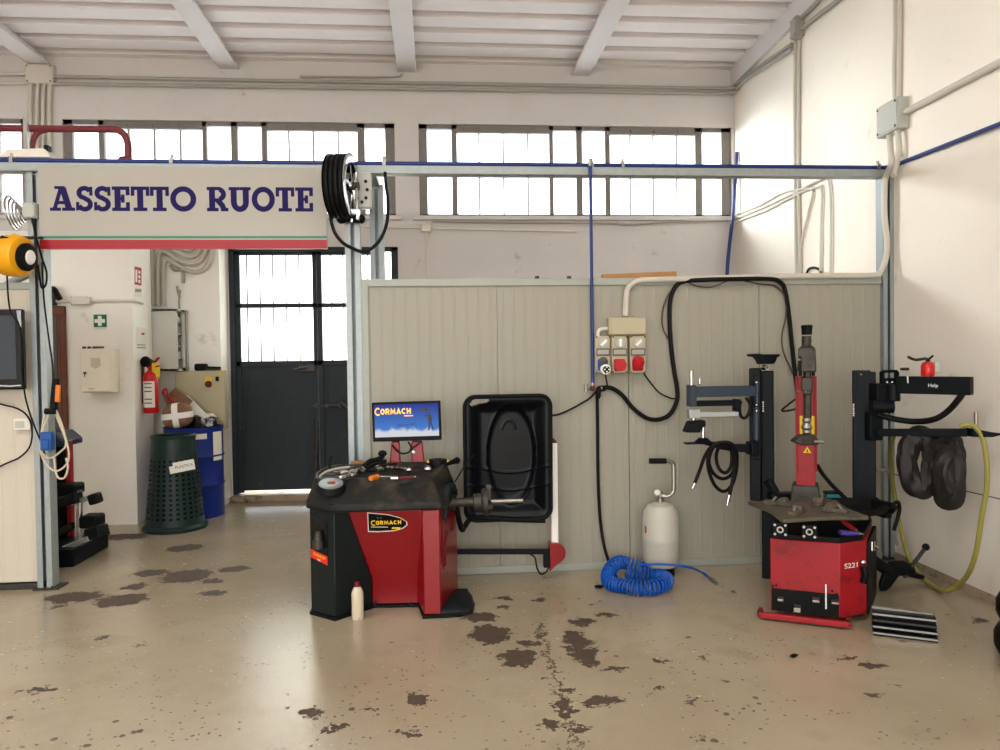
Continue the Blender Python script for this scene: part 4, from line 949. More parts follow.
# hanging pale hoses on a hook on post
t = thing('hanging_hose', 'pale looped hoses hanging from a black hook on the first post', 'hose', at(54, 476, 5.58))
hk = at(52, 411, 5.6)
for l in ([(52, 408), (44, 418), (41, 440), (42, 452), (50, 458), (60, 452), (66, 444), (62, 425), (55, 408)], [(51, 410), (43, 430), (40.5, 450), (46, 464), (56, 471), (66, 465), (69, 455), (66, 440), (58, 420), (54, 410)], [(54, 458), (57, 476), (64, 478), (68, 468), (66, 458)]):
    MB().tube(pts(l, 5.58), .007).build('hose_loop', CABLE_W, t)
MB().cyl(hk + Vector((-.03, -.03, 0)), hk + Vector((.04, -.03, 0)), .022).build('hook', BLACK, t)
t = thing('hand_grip', 'black and orange tool handle clipped to the first post above the pale hoses', 'tool', at(55, 410, 5.55))
MB().bar(at(53.5, 410, 5.56), at(56.5, 378, 5.56), .04, .045).build('handle', BLACK, t, bevel=.008)
MB().bar(at(57.5, 402, 5.545), at(58.3, 385, 5.545), .022, .03).build('grip_pad', ORANGE, t, bevel=.004)
q = at(47.5, 441, 5.57); tag(MB().cbox(q, .075, .06, .13).cbox(q + Vector((.0, -.032, -.02)), .05, .02, .07).build('blue_clamp', mat('blue_plastic', (24, 76, 148), .45), bevel=.006), 'bright blue plastic clamp on the first post among the pale hoses', 'clamp')

# ---- wheel aligner stand behind the first post
AY = 6.75; a0_ = at(69, 548, AY)
t = thing('wheel_aligner', 'red wheel alignment stand with black clamp heads behind the first post', 'wheel aligner', (at(66, 500, AY).x, AY, 0))
a, b = at(57, 540, AY), at(71, 440, AY); MB().box(a.x, b.x - .01, AY, AY + .06, .06, b.z).build('column', RED_W, t, bevel=.01)
MB().box(a.x - .16, b.x - .05, AY - .02, AY + .15, .06, b.z - .02).build('column_cover', BLACK, t, bevel=.01)
mb = MB(); mb.prism([(-.25, 0), (.1, 0), (.1, .05), (.02, .12), (-.25, .14)], (at(57.5, 446, AY).x, AY - .1, at(57.5, 446, AY).z), UX, UZ, UY * .35); mb.build('top_tray', STEEL_BLUE, t, bevel=.012)
def pb(px0, py0, px1, py1, Y, d, nm, m, bev=.008): a, b = at(px0, py1, Y), at(px1, py0, Y); return MB().box(a.x, b.x, Y - d / 2, Y + d / 2, a.z, b.z).build(nm, m, t, bevel=bev)
pb(52, 483, 80, 495, 6.6, .2, 'upper_clamp_body', BLACK, .02)
MB().bar(at(56, 504, 6.45), at(79, 497, 6.35), .09, .085).build('upper_clamp_jaw', STEEL_BLACK, t, bevel=.01)
MB().bar(at(72, 503, 6.4), at(99, 495, 6.3), .04, .04).build('silver_arm', ALU, t, bevel=.006)
MB().bar(at(90, 500, 6.28), at(100.5, 497, 6.28), .1, .085).build('arm_pad', BLACK, t, bevel=.015)
MB().cyl(at(80, 490, 6.5), at(80, 542, 6.5), .02).cyl(at(76, 500, 6.5), at(76, 542, 6.5), .012).build('guide_rod', CHROME, t)
pb(83, 514, 101.5, 527, 6.5, .18, 'lower_clamp_body', BLACK, .022)
MB().bar(at(90, 534, 6.4), at(104, 530, 6.35), .12, .1).build('lower_clamp_jaw', STEEL_BLACK, t, bevel=.012)
MB().bar(at(56, 552, 6.4), at(90, 538, 6.35), .05, .045).build('silver_rail', ALU, t, bevel=.006)
MB().bar(at(56, 535, 6.6), at(74, 525, 6.5), .05, .05).build('brace', STEEL_BLACK, t)
a, b = at(52, 563, 6.4), at(82, 547, 6.4); MB().box(a.x - .1, b.x, 6.25, 6.9, 0.0, .14).build('base', STEEL_BLACK, t, bevel=.01)
# ================================================================== wheel balancer
wb = thing('wheel_balancer', 'red and black wheel balancing machine with a screen, shaft and black wheel guard', 'wheel balancer', (-.35, 4.95, 0))
ZR = at(395, 511, 4.70).z                      # lower edge of the top cover
A_, B_ = Vector((-.815, 4.87, 0)), Vector((-.645, 4.725, 0))
Cb, Db, E_, F_, G_ = Vector((-.435, 4.95, 0)), Vector((-.135, 4.93, 0)), Vector((-.092, 4.70, 0)), Vector((.012, 4.70, 0)), Vector((.135, 5.22, 0))
Ct = Vector((at(348, 511, 4.71).x, 4.715, 0))
up = lambda p, z: Vector((p.x, p.y, z))
zl = at(394, 578, 4.93).z
back = [Vector((Ct.x, 5.22, 0)), Vector((A_.x, 5.22, 0))]
rings = []
for z, c in ((.02, Cb), (zl, Cb), (ZR, Ct)):
    rings.append([up(A_, z), up(B_, z), up(c, z), Vector((c.x, 5.22, z)), Vector((A_.x, 5.22, z))])
MB().loft(rings).build('side_cabinet', GREENBLACK, wb, bevel=.006)
rings = []
for z, c, d in ((.022, Cb, Db), (zl, Cb, Db), (ZR, Ct, Vector((-.098, 4.712, 0)))):
    rings.append([up(c, z), up(d, z), up(E_, z), up(F_, z), up(G_, z), Vector((c.x, 5.22, z))])
body = MB().loft(rings).build('red_body', RED, wb, bevel=.006)
mb = MB()
for px in (375, 411): mb.cyl(at(px, 604, 4.93), at(px, 604, 4.92), .012, n=10)
mb.build('screw', BLACK, body)
# skirting and foot
mb = MB().prism([(A_.x - .012, A_.y - .005), (B_.x, B_.y - .015), (Cb.x + .01, Cb.y - .015), (Db.x, Db.y - .015), (E_.x - .01, E_.y - .015), (F_.x + .02, F_.y - .015), (F_.x + .12, F_.y - .01), (.215, 4.76), (.235, 4.9), (.2, 5.22), (A_.x - .012, 5.22)], (0, 0, 0), UX, UY, UZ * .02)
mb.build('base_plate', BLACK, wb, bevel=.004)
fp = [(-.02, 4.70), (.15, 4.705), (.2, 4.73), (.225, 4.79), (.225, 5.0), (.21, 5.08), (.17, 5.12), (.05, 5.12)]
MB().loft([[Vector((x, y, .004)) for x, y in fp], [Vector((x, y, .035)) for x, y in fp], [Vector((.1 + (x - .1) * .9, 4.92 + (y - 4.92) * .9, .05)) for x, y in fp]]).build('foot_plate', GREENBLACK, wb, bevel=.006)
def logo(o, u, v, h, fit, th=.24):
    """rounded capitals C O R M A C H: the first and the R larger, drawn as round strokes"""
    ly = Layers(); x = 0; o, u, v = Vector(o), Vector(u).normalized(), Vector(v).normalized()
    W_ = dict(C=.85, O=.8, R=.8, M=1.05, A=.85, H=.8); big = 1.45
    tot = W_['C'] * big - .2 + sum(W_[c] + .16 for c in 'ORMACH'); k = fit / tot; u, v = u * k, v * (h if h < k * 1.5 else k * 1.5) * .75
    o = o - u * tot / 2 - v * .5; w = u.cross(v).normalized() * .0006
    def put(ch, x, z, dy):
        f = {'C': [arc(.45, .5, .34, .4, 50, 310, 16)], 'O': [arc(.4, .5, .3, .4, 0, 360, 20)], 'R': [[(.12, 0), (.12, .9), (.45, .9)] + arc(.45, .68, .22, .22, 80, -90, 8) + [(.14, .45)], [(.4, .45), (.7, 0)]],
             'M': [[(.1, 0), (.2, .92), (.52, .25), (.84, .92), (.94, 0)]], 'A': [[(.06, 0), (.42, .94), (.78, 0)], [(.2, .3), (.64, .3)]], 'H': [[(.12, 0), (.12, 1)], [(.68, 0), (.68, 1)], [(.12, .5), (.68, .5)]]}[ch]
        for l in f: stroke(ly, [(x + a * z, dy + b * z) for a, b in l], th, o, u, v, w)
    put('C', 0, big, -.22); x = W_['C'] * big - .2
    for c in 'ORMACH': x += .16; put(c, x, 1.0, 0); x += W_[c]
    return ly.mb
# slot with jars and red label on the side cabinet
fu = (B_ - A_).normalized(); fn = Vector((fu.y, -fu.x, 0))
def on_face(u, z, off=.002): return A_ + fu * u + UZ * z + fn * off
zs0, zs1 = at(320, 556, 4.8).z, at(320, 515, 4.8).z
MB().prism([(0.02, zs0 + .04), (.165, zs0), (.165, zs1 - .04), (.02, zs1)], on_face(0, 0, .001), fu, UZ, fn * .004).build('tool_slot', BLACK_GLOSS, wb, flat=True)
mb = MB(); q = on_face(.1, zs0 + .05, .02); mb.cyl(q, q + UZ * .05, .035); mb.cyl(on_face(.1, zs0 + .1, .02), on_face(.1, zs0 + .16, .018), .028, r2=.02)
mb.build('weight_cup', STEEL_D, wb)
lb = MB().prism([(.01, zs0 - .02), (.165, zs0 - .05), (.165, zs0 + .005), (.012, zs0 + .032)], on_face(0, 0, .002), fu, UZ, fn * .004).build('red_label', mat('red_label', (216, 44, 34), .4), wb, flat=True)
text_mb('CORMACH', on_face(.09, zs0 - .002, .0075), (fu + UZ * -.17), UZ, .018, .0008, fit=.11).build('lettering', LOGO_Y, lb, flat=True)
text_mb('MEC', on_face(.09, zs0 - .028, .0075), (fu + UZ * -.17), UZ, .012, .0008).build('lettering', WHITE, lb, flat=True)
# maker's badge on the sloping red front
sv = (up(Ct, ZR) - up(Cb, zl)); n_ = Vector((1, 0, 0)).cross(Vector((0, sv.y, sv.z))).normalized()
vv = Vector((0, sv.y, sv.z)).normalized()
def on_red(px, py, off=.003):
    p0 = up(Ct, ZR); r = ROT @ Vector((px - 500, 375 - py, -FPX)); o = Vector((0, 0, CAM_H)); fnv = n_ if n_.y < 0 else -n_
    return o + r * ((p0 + fnv * off - o).dot(fnv) / r.dot(fnv))
def badge(L, off, th, name, m, par):
    fnv = n_ if n_.y < 0 else -n_
    ps = [on_red(a, b, off) for a, b in L]; k = len(ps)
    return MB().add(ps + [p + fnv * th for p in ps], [tuple(range(k)), tuple(range(2 * k - 1, k - 1, -1))] + [(i, (i + 1) % k, k + (i + 1) % k, k + i) for i in range(k)]).build(name, m, par, flat=True)
shp = [(367.3, 512.3), (368, 531.8), (378, 532), (394, 531), (403, 528.5), (407.5, 525), (407, 521.5), (400, 517.5), (388, 514.3)]
bd = badge(shp, .002, .002, 'badge', PAPER, wb)
cx, cy = 386, 522.5
badge([(cx + (a - cx) * .955, cy + (b - cy) * .9) for a, b in shp], .004, .001, 'badge_field', BLACK, bd)
fnv = n_ if n_.y < 0 else -n_
logo(on_red(386, 522.6, .0058), UX, vv, .06, .19).build('lettering', LOGO_Y, bd, flat=True)
badge([(392, 527.2), (400.6, 527.2), (399.6, 528.8), (391.5, 528.8)], .0055, .001, 'logo_underline', LOGO_Y, bd)
badge([(371, 526.6), (388, 526.8), (388, 527.4), (371, 527.3)], .0055, .001, 'small_print', PAPER, bd)
badge([(377, 517.4), (378.6, 517.4), (378.6, 518.6), (377, 518.6)], .0055, .001, 'flag_green', GREEN_S, bd); badge([(380.2, 517.4), (381.8, 517.4), (381.8, 518.6), (380.2, 518.6)], .0055, .001, 'flag_red', RED_S, bd)
# moulded top cover with tool tray
def ring(pts_, zf): return [Vector((x, y, zf(x, y))) for x, y in pts_]
outl = [(-.835, 4.865), (-.66, 4.70), (-.57, 4.69), (-.3, 4.685), (-.05, 4.685), (.03, 4.69), (.075, 4.80), (.10, 4.95), (.14, 5.14), (.12, 5.23), (-.3, 5.25), (-.7, 5.24), (-.82, 5.2), (-.85, 5.05)]
ins = [(-.79, 4.93), (-.66, 4.80), (-.55, 4.84), (-.3, 4.845), (-.09, 4.83), (-.03, 4.84), (0, 4.90), (.03, 4.98), (.07, 5.14), (.06, 5.19), (-.3, 5.2), (-.7, 5.2), (-.77, 5.15), (-.8, 5.05)]
i2 = [(-.755, 4.98), (-.66, 4.885), (-.53, 4.90), (-.3, 4.90), (-.15, 4.90), (-.09, 4.94), (-.06, 4.97), (-.04, 5.02), (-.02, 5.1), (-.04, 5.15), (-.3, 5.16), (-.66, 5.16), (-.74, 5.12), (-.765, 5.05)]
zr = ZR
cover = MB().loft([ring(outl, lambda x, y: zr), ring(outl, lambda x, y: zr + .045), ring([(a + (c - a) * .12, b + (d - b) * .12) for (a, b), (c, d) in zip(outl, ins)], lambda x, y: zr + .06),
                   ring(ins, lambda x, y: zr + .175 + .16 * (y - 4.85) - .06 * max(0, -.55 - x)), ring([(a + (c - a) * .25, b + (d - b) * .25) for (a, b), (c, d) in zip(ins, i2)], lambda x, y: zr + .19 + .16 * (y - 4.85) - .06 * max(0, -.55 - x)),
                   ring(i2, lambda x, y: zr + .165 + .15 * (y - 4.9) - .05 * max(0, -.55 - x))])
cv = cover.build('top_cover', TRAY, wb, bevel=.016, seg=3, angle=50)
ZTRAY = zr + .185
# dial on the front left corner of the cover
dc = at(331, 484, 4.80)
dax = Vector((.05, -.32, 1)).normalized()
MB().lathe([(0, -.03), (.1, -.03), (.085, .0), (0, .0)], dc, dax, n=36).build('dial_boss', BLACK, wb)
dl = MB().lathe([(0, .001), (.076, .001), (.076, .006), (0, .006)], dc, dax, n=36).build('dial', ALU, wb)
MB().lathe([(0, .006), (.048, .006), (.048, .008), (0, .008)], dc, dax, n=30).build('dial_face', BOX_GREY, dl)
mb = MB()
for k, (r_, m_) in enumerate(((.018, RED_S), (.016, GREEN_S))):
    p = dc + dax * .009 + Vector((.012 - .02 * k, -.004, .0)); MB().lathe([(0, 0), (r_, 0), (r_, .002), (0, .002)], p, dax, n=14).build('dial_mark', m_, dl)
# right cheek: slot, guard lever, shaft
rs = (G_ - F_).normalized(); rn = Vector((rs.y, -rs.x, 0))
def on_cheek(u, z, off=.003): return F_ + rs * u + UZ * z + rn * off
zsh = at(470, 502, 4.98).z
mb = MB(); mb.prism([(.08, .28), (.36, .28), (.42, .34), (.42, .62), (.36, .66), (.08, .60)], on_cheek(0, 0, .001), rs, UZ, rn * .006); mb.build('cheek_plate', RED, wb, bevel=.004)
mb = MB().tube([on_cheek(.1, .3, .012), on_cheek(.1, .44, .012), on_cheek(.16, .5, .012)], .006); mb.cyl(on_cheek(.16, .5, .008), on_cheek(.16, .5, .02), .015); mb.build('cable_slot', MAROON, wb)
mb = MB().tube([at(453, 487, 4.93), at(449, 487, 4.9), at(446.5, 492, 4.85), at(445, 505, 4.82), at(444, 519, 4.80)], .028, n=10); mb.build('brake_lever', GREENBLACK, wb)
S0 = Vector((.06, 4.98, zsh))
MB().cyl(S0, Vector((at(481, 502, 4.98).x, 4.98, zsh)), .030).cyl(S0, S0 + UX * .06, .05).build('main_shaft', STEEL_D, wb)
MB().cyl(Vector((at(478, 502, 4.98).x, 4.98, zsh)), Vector((at(523, 502, 4.98).x, 4.98, zsh)), .0145).build('threaded_shaft', STEEL, wb)
fx = at(484, 502, 4.98).x
mb = MB().lathe([(.03, -.075), (.055, -.07), (.058, -.02), (.08, -.015), (.092, .005), (.092, .02), (.04, .025), (.0, .025)], Vector((fx, 4.98, zsh)), UX, n=32)
for k in range(3): a = 2 * pi * k / 3 + 1.2; mb.bar(Vector((fx + .03, 4.98, zsh)), Vector((fx + .035, 4.98 + .11 * cos(a), zsh + .11 * sin(a))), .03, .024)
mb.build('quick_nut', STEEL_D, wb)
# wheel guard: one moulded dish with a rim and a grip opening
GY = 5.34
g00, g11 = at(466, 521, GY), at(549.5, 395, GY)
gx0, gx1, gz0, gz1 = g00.x, g11.x, g00.z, g11.z; gw, gh = gx1 - gx0, gz1 - gz0
def rr(x, z, r=.075):                          # signed distance to the rounded outline (negative inside)
    cx_, cz_ = (gx0 + gx1) / 2, (gz0 + gz1) / 2; dx, dz = abs(x - cx_) - gw / 2 + r, abs(z - cz_) - gh / 2 + r
    return math.hypot(max(dx, 0), max(dz, 0)) + min(max(dx, dz), 0) - r
def gk(px, py): p = at(px, py, GY); return p.x, p.z
hole = [gk(*p) for p in ((469.2, 404.5), (471.5, 400.5), (475, 398.6), (488, 398.6), (489, 400.5), (487, 402.2), (478, 404.5), (472, 406.3))]
def inside(x, z, poly):
    c = False; n = len(poly)
    for i in range(n):
        (x1, z1), (x2, z2) = poly[i], poly[i - 1]
        if (z1 > z) != (z2 > z) and x < (x2 - x1) * (z - z1) / (z2 - z1) + x1: c = not c
    return c
ex, ez = gk(512, 455); ea, eb = width_at(25, GY), width_at(52, GY)
def gd(x, z):
    s = -rr(x, z); t = min(1, max(0, (s - .025) / .1)); d = .07 * t * t * (3 - 2 * t)
    e = math.hypot((x - ex) / ea, (z - ez) / eb); d += .03 * (1 - min(1, max(0, (e - .82) / .18)) ** 2) if e < 1 else 0
    for a, b in ((1.0, .012),): d -= .006 * math.exp(-((e - a) * ea / .006) ** 2)
    sx, sz = gk(509.5, 430); e2 = math.hypot((x - sx) / width_at(6.5, GY), (z - sz) / width_at(9, GY))
    if z > sz: d -= .005 * math.exp(-((e2 - 1) * .045 / .005) ** 2)
    for py in (466, 484):
        zc = at(510, py, GY).z - .06 * cos((x - ex) / (gw * .42) * pi / 2) if abs(x - ex) < gw * .42 else at(510, py, GY).z
        d -= .009 * math.exp(-((z - zc) / .006) ** 2)
    return d
nx, nz = 100, 150; vs = []; fs = []
for j in range(nz + 1):
    for i in range(nx + 1):
        x, z = gx0 + gw * i / nx, gz0 + gh * j / nz; lean = -.05 * (z - gz0)
        vs.append(Vector((x, GY + lean + gd(x, z), z)))
for j in range(nz):
    for i in range(nx):
        x, z = gx0 + gw * (i + .5) / nx, gz0 + gh * (j + .5) / nz
        if rr(x, z) < 0 and not inside(x, z, hole): fs.append((j * (nx + 1) + i, j * (nx + 1) + i + 1, (j + 1) * (nx + 1) + i + 1, (j + 1) * (nx + 1) + i))
used = sorted({i for f in fs for i in f}); idx = {v: k for k, v in enumerate(used)}
gm = MB().add([vs[i] for i in used], [tuple(idx[i] for i in f) for f in fs])
GUARD = mat('guard_plastic', (7, 10, 14), .34, var=.15, scale=3, dirt=(18, 18, 17), dthr=(.55, .8), dscale=3, spec=.2)
gd_o = gm.build('wheel_guard', GUARD, wb, angle=60)
so_ = gd_o.modifiers.new('thick', 'SOLIDIFY'); so_.thickness = .006; so_.offset = 1
r_ = .075; loop = []
for (cx_, cz_, a0) in ((gx1 - r_, gz1 - r_, 0), (gx0 + r_, gz1 - r_, 90), (gx0 + r_, gz0 + r_, 180), (gx1 - r_, gz0 + r_, 270)):
    for k in range(7): a = radians(a0 + 15 * k); loop.append(Vector((cx_ + r_ * cos(a), 0, cz_ + r_ * sin(a))))
for p in loop: p.y = GY - .05 * (p.z - gz0)
MB().tube(loop, .0145, n=10, smooth=0, closed=True).build('guard_rim', BLACK, gd_o)
MB().tube([Vector((.13, 5.1, at(455, 505, 5.1).z)), at(459, 520, 5.12), at(462, 529.5, 5.16), at(465, 526, 5.2), at(470, 519.5, 5.24), at(480, 517.5, 5.3), at(510, 519.5, 5.33), at(545, 520.5, 5.35)], .019, n=12).build('guard_tube', BLACK, wb)
# sensor arm low on the right
ay = 5.42
l0, l1 = at(452, 551.5, ay), at(549, 551.5, ay)
MB().bar(Vector((.1, ay - .25, l0.z)), Vector((.13, ay, l0.z)), .03, .034).bar(l0, l1, .03, .036).build('sensor_tube', STEEL_BLACK, wb)
a, b = at(543.5, 567, ay), at(549.5, 550, ay); MB().box(a.x, b.x, ay - .03, ay + .03, a.z, b.z).build('sensor_bracket', STEEL_BLACK, wb, bevel=.004)
c = at(549, 556, ay); k = width_at(1, ay)
arc_ = [(0, -14.5 * k), (0, 14 * k)] + [(6 * k + 10.2 * k * cos(radians(t_)), 3.8 * k + 10.2 * k * sin(radians(t_))) for t_ in range(90, -61, -15)] + [(7 * k, -8 * k)]
MB().prism(arc_, c + Vector((0, -.045, 0)), UX, UZ, UY * .09).build('sensor_cover', RED, wb, bevel=.008)
MB().box(at(551, 500, ay).x, at(558, 500, ay).x, ay - .005, ay + .045, at(555, 545, ay).z, at(555, 443, ay).z).build('white_gauge_post', WHITE, wb, bevel=.006)
q = at(551, 444, ay); MB().prism([(0, 0), (6.5 * k, 0), (5.6 * k, 3 * k), (3 * k, 5.6 * k), (0, 6.6 * k)], q, UX, UZ, UY * .05).build('gauge_tip', MAROON, wb, bevel=.003)
MB().tube(pts([(530, 554, 5.41), (535, 558, 5.40), (537, 568, 5.39), (541, 574, 5.38), (546, 572, 5.39), (549, 567, 5.40)]), .006).build('sensor_cable', BLACK, wb)
# monitor on its red stand
SY = 5.16
TL, TR, BR, BL = at(371.5, 402.5, SY + .03), at(440, 401, SY - .02), at(441.5, 439.5, SY - .02), at(373, 442.3, SY + .03)
u_ = (TR - TL + BR - BL).normalized(); v_ = (TL - BL + TR - BR).normalized(); w_ = u_.cross(v_).normalized(); v_ = w_.cross(u_)
cen = (TL + TR + BR + BL) / 4; sw, sh_ = ((TR - TL).length + (BR - BL).length) / 2, ((TL - BL).length + (TR - BR).length) / 2
MS = Matrix((u_, v_, w_)).transposed().to_4x4(); MS.translation = cen
mo = MB().box(-sw / 2, sw / 2, -sh_ / 2, sh_ / 2, -.035, 0, MS).build('monitor', BLACK, wb, bevel=.004)
def screen_material():
    m = bpy.data.materials.new('screen_picture'); m.use_nodes = True; nt = m.node_tree; N = nt.nodes; L = nt.links; b = N['Principled BSDF']
    tc = N.new('ShaderNodeTexCoord'); sp = N.new('ShaderNodeSeparateXYZ'); L.new(tc.outputs['Generated'], sp.inputs[0])
    rp = N.new('ShaderNodeValToRGB'); e = rp.color_ramp.elements; e[0].color = lin((70, 146, 232)); e[1].color = lin((2, 34, 150)); L.new(sp.outputs[2], rp.inputs[0])
    nz = N.new('ShaderNodeTexNoise'); nz.inputs['Scale'].default_value = 14; nz.inputs['Detail'].default_value = 7; L.new(tc.outputs['Object'], nz.inputs['Vector'])
    mm = N.new('ShaderNodeMath'); mm.operation = 'MULTIPLY_ADD'; mm.inputs[1].default_value = .55; L.new(nz.outputs['Fac'], mm.inputs[0])
    inv = N.new('ShaderNodeMath'); inv.operation = 'SUBTRACT'; inv.inputs[0].default_value = .27; L.new(sp.outputs[2], inv.inputs[1]); L.new(inv.outputs[0], mm.inputs[2])
    bend = N.new('ShaderNodeMapRange'); bend.interpolation_type = 'SMOOTHSTEP'; bend.inputs[1].default_value = .24; bend.inputs[2].default_value = .4; L.new(mm.outputs[0], bend.inputs[0])
    mx = N.new('ShaderNodeMix'); mx.data_type = 'RGBA'; mx.inputs[7].default_value = lin((226, 228, 236)); L.new(bend.outputs[0], mx.inputs[0]); L.new(rp.outputs[0], mx.inputs[6])
    L.new(mx.outputs[2], b.inputs['Emission Color']); b.inputs['Emission Strength'].default_value = .5; b.inputs['Base Color'].default_value = (.01, .01, .012, 1); b.inputs['Roughness'].default_value = .4; b.inputs['Specular IOR Level'].default_value = .1
    return m
sc_ = MB().box(-sw / 2 + .017, sw / 2 - .015, -sh_ / 2 + .03, sh_ / 2 - .016, 0, .002, MS).build('screen', screen_material(), mo, flat=True)
SCR_Y = mat('screen_yellow', (250, 180, 50), .4, emit=.45); SCR_K = mat('screen_black', (12, 14, 26), .4); SCR_W = mat('screen_print', (24, 30, 70), .4)
fu_, fz_ = lambda a: a * sw - sw / 2, lambda b: sh_ / 2 - b * sh_      # fractions of the monitor face
logo(MS @ Vector((fu_(.305), fz_(.235), .003)), u_, v_, .07, .25).build('lettering', SCR_Y, sc_, flat=True)
MB().box(fu_(.47), fu_(.6), fz_(.37), fz_(.345), .0025, .0038, MS).build('logo_underline', SCR_Y, sc_, flat=True)
text_mb('Balancer MEC', MS @ Vector((fu_(.51), fz_(.59), .0032)), u_, v_, .018, .001, fit=.13).build('lettering', SCR_K, sc_, flat=True)
mb = MB(); F2 = lambda a, b: (fu_(a), fz_(b))
Lp = lambda L: mb.prism([F2(a, b) for a, b in L], MS @ Vector((0, 0, .0025)), u_, v_, w_ * .001)
Lp([(.705, .235), (.72, .19), (.76, .165), (.8, .175), (.835, .235), (.83, .25), (.71, .25)]); Lp([(.785, .25), (.79, .25), (.8, .42), (.795, .42)])
Lp([(.825, .27), (.845, .27), (.85, .31), (.835, .335), (.82, .31)]); Lp([(.82, .33), (.86, .34), (.875, .45), (.865, .57), (.825, .57), (.815, .44)]); Lp([(.77, .36), (.82, .36), (.82, .39), (.77, .385)])
Lp([(.825, .56), (.85, .56), (.835, .72), (.815, .73)]); Lp([(.845, .56), (.868, .56), (.895, .71), (.88, .72)]); Lp([(.795, .73), (.835, .715), (.835, .735), (.8, .75)]); Lp([(.86, .725), (.895, .705), (.905, .72), (.87, .74)])
mb.build('umbrella_figure', SCR_K, sc_, flat=True)
for xs_ in ([(391.5, 441), (399.5, 441), (401, 466), (389.5, 466)], [(411.5, 441), (422.5, 441), (425, 466), (411.5, 466)]):
    q = [at(a, b, SY + .05) for a, b in xs_]; q = [Vector((v.x, 0, v.z)) for v in q]
    MB().prism([(v.x, v.z) for v in q], (0, SY + .03, 0), UX, UZ, UY * .06).build('monitor_stand', RED, wb, bevel=.008)
MB().box(at(389.5, 460, SY).x, at(425, 460, SY).x, SY + .03, SY + .09, ZTRAY - .03, at(400, 463, SY + .05).z).build('stand_foot', RED, wb, bevel=.006)
mb = MB().tube(pts([(392, 445, SY), (396, 450, SY), (402, 453.5, SY), (409, 452, SY), (411, 447, SY), (408, 442, SY)]), .006).tube(pts([(422, 441, SY), (416, 446, SY), (411, 449, SY)]), .005); mb.build('monitor_cable', BLACK, wb)
MB().ball(at(413.5, 452, SY), .012).build('cable_plug', WHITE, wb)

# ---- things lying on the balancer
def on(px, py, z=None): return at(px, py, Z=(ZTRAY if z is None else z))
def tool(name, label, cat, mbm, m): return tag(mbm.build(name, m), label, cat, 'tools lying on the wheel balancer')
def t2(name, label, cat, loc): return thing(name, label, cat, loc, 'tools lying on the wheel balancer')
Zr = ZTRAY + .03
a, b = on(370.5, 481), on(378, 479); t = t2('screwdriver', 'screwdriver with an orange grip lying at the front of the balancer tray', 'screwdriver', a)
MB().cyl(a + UZ * .016, b + UZ * .016, .016, n=10).build('grip', ORANGE, t, bevel=.003); MB().cyl(b + UZ * .016, on(396, 478.6) + UZ * .012, .005, n=8).build('blade', CHROME, t)
a, b = on(398, 479.8), on(413, 479); t = t2('socket_driver', 'chrome bit driver with a maroon shank lying right of the orange screwdriver', 'driver', a)
MB().cyl(a + UZ * .012, b + UZ * .012, .008, n=10).build('shank', MAROON, t); MB().cyl(on(391, 480) + UZ * .012, a + UZ * .012, .012, n=10).build('socket', CHROME, t); MB().cyl(b + UZ * .012, on(415.5, 478.6) + UZ * .012, .006, n=8).build('tip', CHROME, t)
# heap of pliers, spanners and weights toward the rear of the tray
by = 5.06; zb2 = ZTRAY + .0
def heap(px, py, z): return at(px, py, Z=z)
t = t2('weight_pliers', 'black wheel weight pliers with an upturned knob beside the monitor', 'pliers', at(376, 462, 5.08))
MB().tube([at(364, 466, 5.02), at(370, 461, 5.05), at(377, 459.5, 5.08), at(382, 457, 5.1), at(383, 454, 5.1)], .016).build('handle', BLACK, t); MB().ball(at(382.5, 453.5, 5.1), .022, sx=1.4).build('hammer_head', BLACK, t); MB().tube([at(366, 468, 5.0), at(374, 464, 5.04), at(386, 461, 5.08)], .014).build('lower_handle', BLACK_RUB, t)
items = [((352, 465), (363, 464), .03, CARD, 'wooden_block', 'small brown wooden block at the left end of the tool heap', 'block'),
         ((340, 472), (362, 466), .012, STEEL, 'spanner', 'worn steel spanner nearest the dial in the tool heap', 'spanner'),
         ((345, 475), (358, 470), .012, STEEL_D, 'pincers', 'oily dark pincers between the dial and the orange screwdriver', 'pincers'),
         ((362, 470), (384, 466), .013, STEEL_D, 'tyre_lever', 'oily tyre lever lying across the tool heap', 'lever'),
         ((384, 467), (396, 464), .014, STEEL_D, 'weight_hammer', 'dark weight hammer behind the bright chrome ratchet', 'hammer'),
         ((391, 468), (409, 470), .012, CHROME, 'ratchet', 'bright chrome ratchet in front of the monitor stand', 'ratchet'),
         ((408, 466), (421, 463), .014, STEEL_D, 'valve_tool', 'dark valve tool right of the monitor stand', 'tool'),
         ((423, 463), (428, 469), .016, CHROME, 'socket_wrench', 'short chrome socket wrench leaning near the roll of tape', 'wrench')]
for (p, q, r_, m_, nm, lab, cat) in items:
    a, b = on(*p, Zr - .01), on(*q, Zr - .01); d = (b - a).normalized(); side = d.cross(UZ)
    t = t2(nm, lab, cat, (a + b) / 2)
    if nm == 'wooden_block': MB().bar(a, b, .05, .05).build('block_body', m_, t, bevel=.004); continue
    MB().tube([a, (a + b) / 2 + UZ * r_ * .6, b], r_, n=8).build('handle', m_, t)
    hd = MB()
    if nm in ('spanner', 'pincers'):
        for s_ in (-1, 1): hd.tube([b, b + d * .02 + side * s_ * .022, b + d * .05 + side * s_ * .016], .009, n=8)
        if nm == 'pincers': hd.tube([a, a - d * .07 + side * .03], .009, n=8)
    elif nm == 'weight_hammer': hd.cyl(b + side * .05, b - side * .05, .02, n=12)
    else: hd.ball(b, r_ * 1.9, 12, sz=.8)
    hd.build('head', m_, t)
rnd = random.Random(11)
